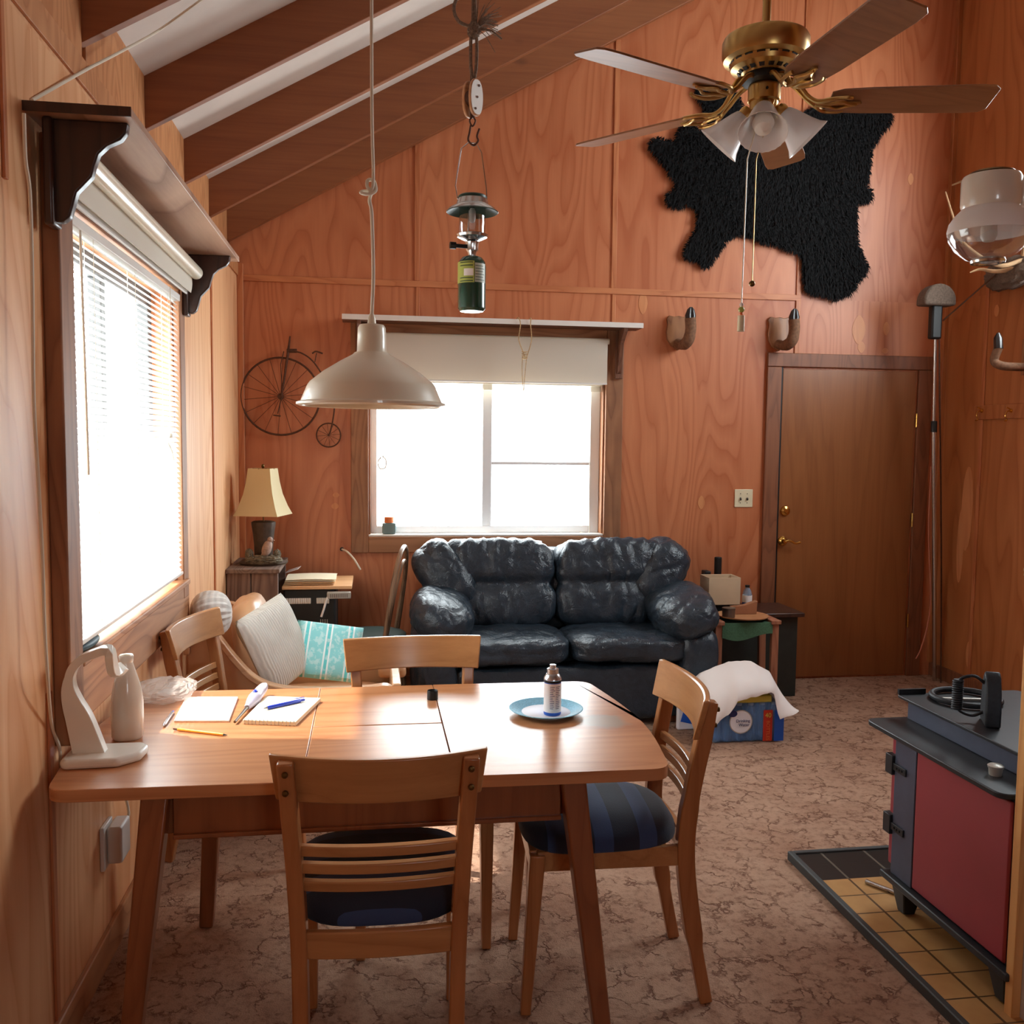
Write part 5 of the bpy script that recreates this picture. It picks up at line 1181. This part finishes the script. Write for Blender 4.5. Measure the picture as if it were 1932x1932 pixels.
for z_, h_ in lv: vs += [rot@Vector((sx*(h_-.003), sy*(h_-.003), lz_+.275+z_*.262)) for sx, sy in ((-1, -1), (1, -1), (1, 1), (-1, 1))]
fs = []
for i in range(4):
    for k in range(4): fs += [(4*i+k, 4*i+(k+1) % 4, 4*i+4+(k+1) % 4, 4*i+4+k), (20+4*i+k, 20+4*i+4+k, 20+4*i+4+(k+1) % 4, 20+4*i+(k+1) % 4)]
for k in range(4): fs += [(k, 20+k, 20+(k+1) % 4, (k+1) % 4), (16+k, 16+(k+1) % 4, 36+(k+1) % 4, 36+k)]
b.add(vs, fs).build('lamp_shade', 'cream', g, angle=50)
b = MB().tube([(lx_, ly_, lz_+.23), (lx_, ly_, lz_+.545)], .004, 8); b.blob((lx_, ly_, lz_+.550), (.009, .009, .012), 2, 8)
b.tube([rot@Vector((-.066, 0, lz_+.535)), rot@Vector((.066, 0, lz_+.535))], .002, 6).tube([rot@Vector((0, -.066, lz_+.535)), rot@Vector((0, .066, lz_+.535))], .002, 6)
b.build('harp_and_finial', 'brass_dark', g)

g = thing('machine_stand', (-.30, 5.32, 0), 'black metal machine stand with a light wooden top beside the crate stand', 'table')
MB().box((-.49, 5.16, .722), (-.11, 5.56, .740)).build('top_board', 'ply_light', g, bevel=.002)
MB().box((-.485, 5.18, .30), (-.20, 5.54, .722)).build('cabinet', 'black', g, bevel=.01)
for x0, x1 in ((-.478, -.335), (-.305, -.235)): MB().box((x0, 5.172, .640), (x1, 5.182, .672)).build('slot_panel', 'pillow', g, bevel=.003)
for i in range(4): MB().box((-.285+i*.012, 5.174, .52), (-.280+i*.012, 5.181, .55)).build('vent', 'steel', g)
for x in (-.46, -.22): MB().box((x-.015, 5.25, 0), (x+.015, 5.45, .30)).build('leg', 'black', g, bevel=.004)
b = MB().box((-.245, 5.11, .676), (-.115, 5.15, .712)); o = b.build('scale_bar', 'steel', g, bevel=.004)
b = MB()
for i in range(9): b.box((-.225+i*.011, 5.1085, .684), (-.222+i*.011, 5.1105, .704))
b.build('scale_marks', 'slot', o)
MB().tube(smoothpath([(-.235, 5.12, .70), (-.250, 5.11, .66), (-.262, 5.10, .62), (-.275, 5.10, .58)]), .006, 8).build('lever', 'white_paint', g)
g = thing('folded_papers', (-.36, 5.32, .741), 'stack of cream folded papers lying on the light wooden stand top', 'papers')
for i in range(4):
    zz = .7405+i*.009
    MB().slabgrid(lambda u, v, i=i, zz=zz: (-.485+.275*u+.004*i, 5.19+.24*v, zz+.0015+.012*(i/3)*sin(pi*v)*.8+.004*sin(pi*u)), 8, 8, (0, 0, .0035)).build('paper_sheet', ('manila', 'manila', 'cream_paper', 'cream_paper')[i], g)
g = thing('folded_map', (-.46, 5.44, .75), 'pale blue folded map tucked between the crate stand and the papers', 'map')
MB().bar((-.492, 5.50, .776), (-.42, 5.49, .800), .10, .003, (0, 1, 0)).build('sheet', 'paper', g)

# bentwood chair
g = thing('bentwood_chair', (-.06, 5.02, 0), 'old bentwood chair with dark green round seat left of the black sofa', 'chair')
bc_ = Vector((.0, 5.27, 0))
MB().lathe([(0, .452), (.15, .455), (.185, .452), (.195, .445), (.195, .435), (.18, .43), (0, .43)], bc_, 40).build('seat', 'seatgreen', g)
MB().lathe([(.165, .43), (.19, .432), (.19, .402), (.165, .402)], bc_, 40).build('seat_ring', 'oldbent', g)
A0, A1 = Vector((.065, 5.08, 0)), Vector((.150, 5.46, 0)); out = Vector((.075, .0, 0))
def hoop(ins, z0, z1):
    P = []; m_ = (A0+A1)/2; h_ = (A1-A0)/2*(1-ins)
    for i in range(25):
        a = pi*i/24; s_ = -cos(a); zz = sin(a)**.55 if sin(a) > 0 else 0
        P.append(m_+h_*(s_*(1+.06*sin(a)))+out*zz+Vector((0, 0, z0+(z1-z0)*zz)))
    return P
MB().tube(hoop(0, .42, .945), .013, 10).build('back_hoop', 'oldbent', g)
MB().tube(hoop(.36, .44, .865), .010, 10).build('inner_hoop', 'oldbent', g)
for dx, dy in ((-.13, -.12), (-.13, .13), (.14, -.13), (.16, .12)):
    MB().tube([bc_+Vector((dx, dy, .42)), bc_+Vector((dx*1.25, dy*1.2, 0))], [.015, .011], 10).build('leg', 'oldbent', g)
MB().tube([bc_+Vector((.145*cos(a), .145*sin(a), .22)) for a in [2*pi*i/30 for i in range(30)]], .008, 8, closed=True).build('leg_ring', 'oldbent', g)

# ================================================================ beside the sofa
g = thing('wooden_chest', (2.28, 5.42, 0), 'dark green wooden chest between the sofa and the door', 'chest')
MB().box((2.08, 5.27, 0), (2.59, 5.60, .50)).build('body', 'darkgreen', g, bevel=.005)
MB().box((1.98, 5.24, .50), (2.62, 5.62, .525)).build('lid_board', 'darkwood', g, bevel=.004)
g = thing('camp_stool', (2.13, 5.09, 0), 'folding stool with reddish wooden legs and green canvas in front of the dark chest', 'stool')
for x, a_ in ((1.972, .0), (2.315, .0)):
    for y in (5.0, 5.18):
        MB().bar((x, y, .525), (x+(.01 if y > 5.1 else 0), y, 0), .042, .028, (1, 0, 0)).build('leg', 'redwood', g, bevel=.003)
    MB().box((x-.03, 4.975, .512), (x+.03, 5.205, .535)).build('side_rail', 'redwood', g, bevel=.003)
MB().slabgrid(lambda u, v: (1.99+.305*u, 4.985+.21*v, .520-.018*sin(pi*u)), 10, 6, (0, 0, .004)).build('canvas_seat', 'canvas', g)
MB().slabgrid(lambda u, v: (1.99+.305*u, 4.982-.004*sin(pi*u*3), .525-(.085+.02*sin(u*5))*v), 16, 6, (0, .004, 0)).build('canvas_flap', 'canvas', g)
zT = .5365
q = onY(1410, 1165, 4.93)
g = thing('round_tray', (2.10, 4.92, zT), 'round wooden tray resting on the green camp stool', 'tray')
MB().lathe([(0, 0), (.13, 0), (.150, .006), (.152, .012), (.146, .012), (.13, .006), (0, .006)], (2.16, 5.11, zT), 48).build('tray_disc', 'tray', g)
g = thing('tin_can', (2.0, 4.88, zT+.006), 'small grey metal tin on the round tray', 'tin')
q = onY(1372, 1165, 5.06)
b = MB().lathe([(0, 0), (.036, 0), (.037, .004), (.037, .048), (.039, .05), (.039, .056), (.034, .057), (0, .055)], (q.x+.01, 5.065, zT+.0065), 32); b.build('tin_body', 'tin', g)
g = thing('kraft_envelope', (2.14, 4.95, zT+.006), 'brown paper wedge standing on the round tray', 'envelope')
MB().prism([(2.115, zT+.007), (2.265, zT+.007), (2.27, zT+.085), (2.19, zT+.060), (2.11, zT+.052)], 'XZ', 5.145, 5.185).build('paper_fold', 'kraft', g, bevel=.002)
zC = .5255
p0, p1 = onY(1337, 1112, 5.29), onY(1400, 1112, 5.29)
ztop, zbot = onY(1360, 1090, 5.29).z, onY(1360, 1142, 5.29).z
g = thing('storage_tin', (p0.x+.1, 5.2, zC), 'low black metal box on the dark chest beneath the cream box', 'box')
MB().box((p0.x+.015, 5.30, zC), (p1.x-.01, 5.42, zbot-.001)).build('box_body', 'black', g, bevel=.004)
g = thing('open_box', (p0.x+.1, 5.2, zbot), 'cream open topped box on the dark chest beside the sofa arm', 'box')
b = MB(); x0, x1, y0, y1 = p0.x, p1.x-.012, 5.285, 5.44; t_ = .005
for lo, hi in (((x0, y0), (x1, y0+t_)), ((x0, y1-t_), (x1, y1)), ((x0, y0+t_), (x0+t_, y1-t_)), ((x1-t_, y0+t_), (x1, y1-t_))): b.box((lo[0], lo[1], zbot), (hi[0], hi[1], ztop))
b.box((x0, y0, zbot), (x1, y1, zbot+t_)); b.build('box_walls', 'boxcard', g, bevel=.001)
q = onY(1354, 1085, 5.50)
zt2 = onY(1354, 1051, 5.50).z
tag(MB().lathe([(0, 0), (.022, 0), (.023, .003), (.023, zt2-zC-.004), (.020, zt2-zC), (0, zt2-zC)], (q.x, 5.50, zC), 24).build('black_canister', 'black'), 'tall black cylinder rising behind the cream box', 'canister')
q = onY(1334, 1100, 5.48); zz_ = onY(1334, 1077, 5.48).z
tag(MB().box((q.x-.022, 5.46, zC), (q.x+.018, 5.53, zz_)).build('black_speaker', 'black', bevel=.006), 'narrow black block between the sofa arm and the cream box', 'speaker')
q = onY(1406, 1130, 5.34); zz_ = onY(1406, 1104, 5.34).z
g = thing('water_bottle', (q.x, 5.34, zC), 'small clear water bottle with blue label standing right of the cream box', 'bottle'); hh = zz_-zC
MB().lathe([(0, 0), (.026, 0), (.029, .006), (.029, hh*.62), (.024, hh*.78), (.012, hh*.9), (.012, hh*.95), (0, hh*.95)], (q.x+.012, 5.34, zC), 24).build('bottle_body', 'water', g)
MB().lathe([(.0295, hh*.12), (.0295, hh*.55), (.0285, hh*.55), (.0285, hh*.12)], (q.x+.012, 5.34, zC), 24).build('bottle_label', 'blue', g)
MB().lathe([(.0298, hh*.35), (.0298, hh*.62), (.0285, hh*.62), (.0285, hh*.35)], (q.x+.012, 5.34, zC), 24).build('label_band', 'paper', g)
MB().lathe([(0, hh*.92), (.014, hh*.92), (.014, hh), (0, hh)], (q.x+.012, 5.34, zC), 16).build('bottle_cap', 'black', g)

# water pack with paper over it
bx0, bx1, by0, by1 = 1.735, 2.125, 4.46, 4.71; bh = .235
g = thing('bottled_water_pack', (1.93, 4.62, 0), 'blue shrink wrapped case of small water bottles half covered by white paper', 'bottled water')
nb = 6
for j in range(4):
    for i in range(nb):
        x = bx0+.036+i*(bx1-bx0-.072)/(nb-1); y = by0+.034+j*(by1-by0-.068)/3
        bo = MB().lathe([(0, .004), (.026, .004), (.0305, .012), (.0305, .12), (.028, .145), (.014, .185), (.013, .197), (0, .197)], (x, y, 0), 14).build('water_bottle', 'water', g)
        MB().lathe([(0, .190), (.0145, .190), (.0145, .206), (0, .207)], (x, y, 0), 12).build('bottle_cap', 'white_paint', bo)
def filmf(q, u): return .004*noise.noise(u*9)+.003*noise.noise(u*22)
b = MB().blob(((bx0+bx1)/2, (by0+by1)/2, .108), ((bx1-bx0)/2+.004, (by1-by0)/2+.004, .106), 9, 18, filmf)
for v in b.v: v.z = max(v.z, .002)
b.build('shrink_wrap', 'film', g)
FR = (pi/2, 0, 0); yf = by0-.010
def fq(px, py): v = onY(px, py, yf); return v
c = fq(1398, 1362)
MB().lathe([(0, 0), (.058, 0), (.058, .0015), (0, .0015)], (0, 0, 0), 40).xf(Matrix.Translation((c.x, yf+.001, c.z))@Matrix.Rotation(pi/2, 4, 'X')).build('label_roundel', 'platewhite', g)
MB().lathe([(.058, 0), (.063, 0), (.063, .0015), (.058, .0015)], (0, 0, 0), 40, cap=False).xf(Matrix.Translation((c.x, yf+.001, c.z))@Matrix.Rotation(pi/2, 4, 'X')).build('label_ring', 'steel', g)
MB().lathe([(0, 0), (.024, 0), (.024, .002), (0, .002)], (0, 0, 0), 24).xf(Matrix.Translation((c.x-.046, yf-.001, c.z+.045))@Matrix.Diagonal((1, 1, .75, 1))@Matrix.Rotation(pi/2, 4, 'X')).build('label_oval', 'navyprint', g)
text('Drinking', .022, 'navyprint', g, (c.x+.010, yf-.003, c.z+.005), FR); text('Water', .022, 'navyprint', g, (c.x+.016, yf-.003, c.z-.016), FR)
a, c = fq(1441, 1340), fq(1456, 1398)
MB().box((a.x, yf-.001, .008), (c.x, yf+.002, a.z)).build('red_stripe', 'redlabel', g)
text('40', .034, 'yellow', g, ((a.x+c.x)/2, yf-.003, a.z-.028), FR)
text('BOTTLES', .026, 'orange', g, ((a.x+c.x)/2, yf-.003, (a.z)/2-.022), (pi/2, pi/2, 0))
a, c = fq(1462, 1340), fq(1475, 1398)
MB().box((a.x, yf, .006), (bx1+.004, yf+.002, a.z)).build('blue_stripe', 'blue', g)
a = fq(1388, 1312)
MB().box((a.x, by0+.01, .205), (bx1-.055, by0+.18, .245)).build('yellow_flap', 'yellow', g, bevel=.008)
g = thing('paper_sheet', (1.92, 4.6, .25), 'large crumpled white paper draped over the bottled water pack', 'paper')
def drape(u, v):
    # u across, v from back to front edge
    top = [(-.02, 1.60, .20), (.2, 1.74, .325), (.45, 1.90, .385), (.65, 2.02, .385), (.82, 2.12, .33), (1.0, 2.22, .16)]
    fr = [(-.02, 1.69, .10), (.12, 1.725, .085), (.32, 1.82, .16), (.42, 1.86, .235), (.6, 1.96, .245), (.75, 2.04, .275), (.80, 2.06, .26), (.86, 2.09, .13), (.93, 2.15, .145), (1.0, 2.20, .165)]
    def ip(T):
        for p, q in zip(T[:-1], T[1:]):
            if u <= q[0]: k = (u-p[0])/(q[0]-p[0]); return p[1]+(q[1]-p[1])*k, p[2]+(q[2]-p[2])*k
        return T[-1][1], T[-1][2]
    xt, zt3 = ip(top); xf_, zf = ip(fr)
    w = noise.noise(Vector((u*6, v*4, 1)))*.010+noise.noise(Vector((u*17, v*9, 4)))*.004
    if v < .45: k = v/.45; return Vector((xt, 4.73-.10*k, (zt3-.07)+(.07)*sin(k*pi/2)+w))
    k = (v-.45)/.55; return Vector((xt+(xf_-xt)*k, 4.63-.20*sin(k*pi/2)+w*1.3, zt3+(zf-zt3)*(k**1.3)+w))
MB().slabgrid(drape, 46, 26, (0, 0, .0012)).build('sheet', 'paper', g)
q = onZ(1295, 1378, 0)
g = thing('blue_carton', (q.x, q.y+.05, 0), 'small white and blue packet on the carpet behind the striped chair', 'packet')
MB().box((q.x-.05, q.y, .001), (q.x+.05, q.y+.035, .16)).build('packet', 'platewhite', g, bevel=.01)
MB().prism([(q.x-.035, .05), (q.x+.05, .03), (q.x+.07, .10), (q.x-.01, .14)], 'XZ', q.y-.002, q.y+.002).build('blue_print', 'blue', g)
q = onZ(1262, 1362, 0)
tag(MB().box((q.x-.085, q.y, .001), (q.x+.06, q.y+.05, .07)).build('wood_block', 'redwood', bevel=.004), 'short dark wooden block on the carpet near the right table corner', 'block')
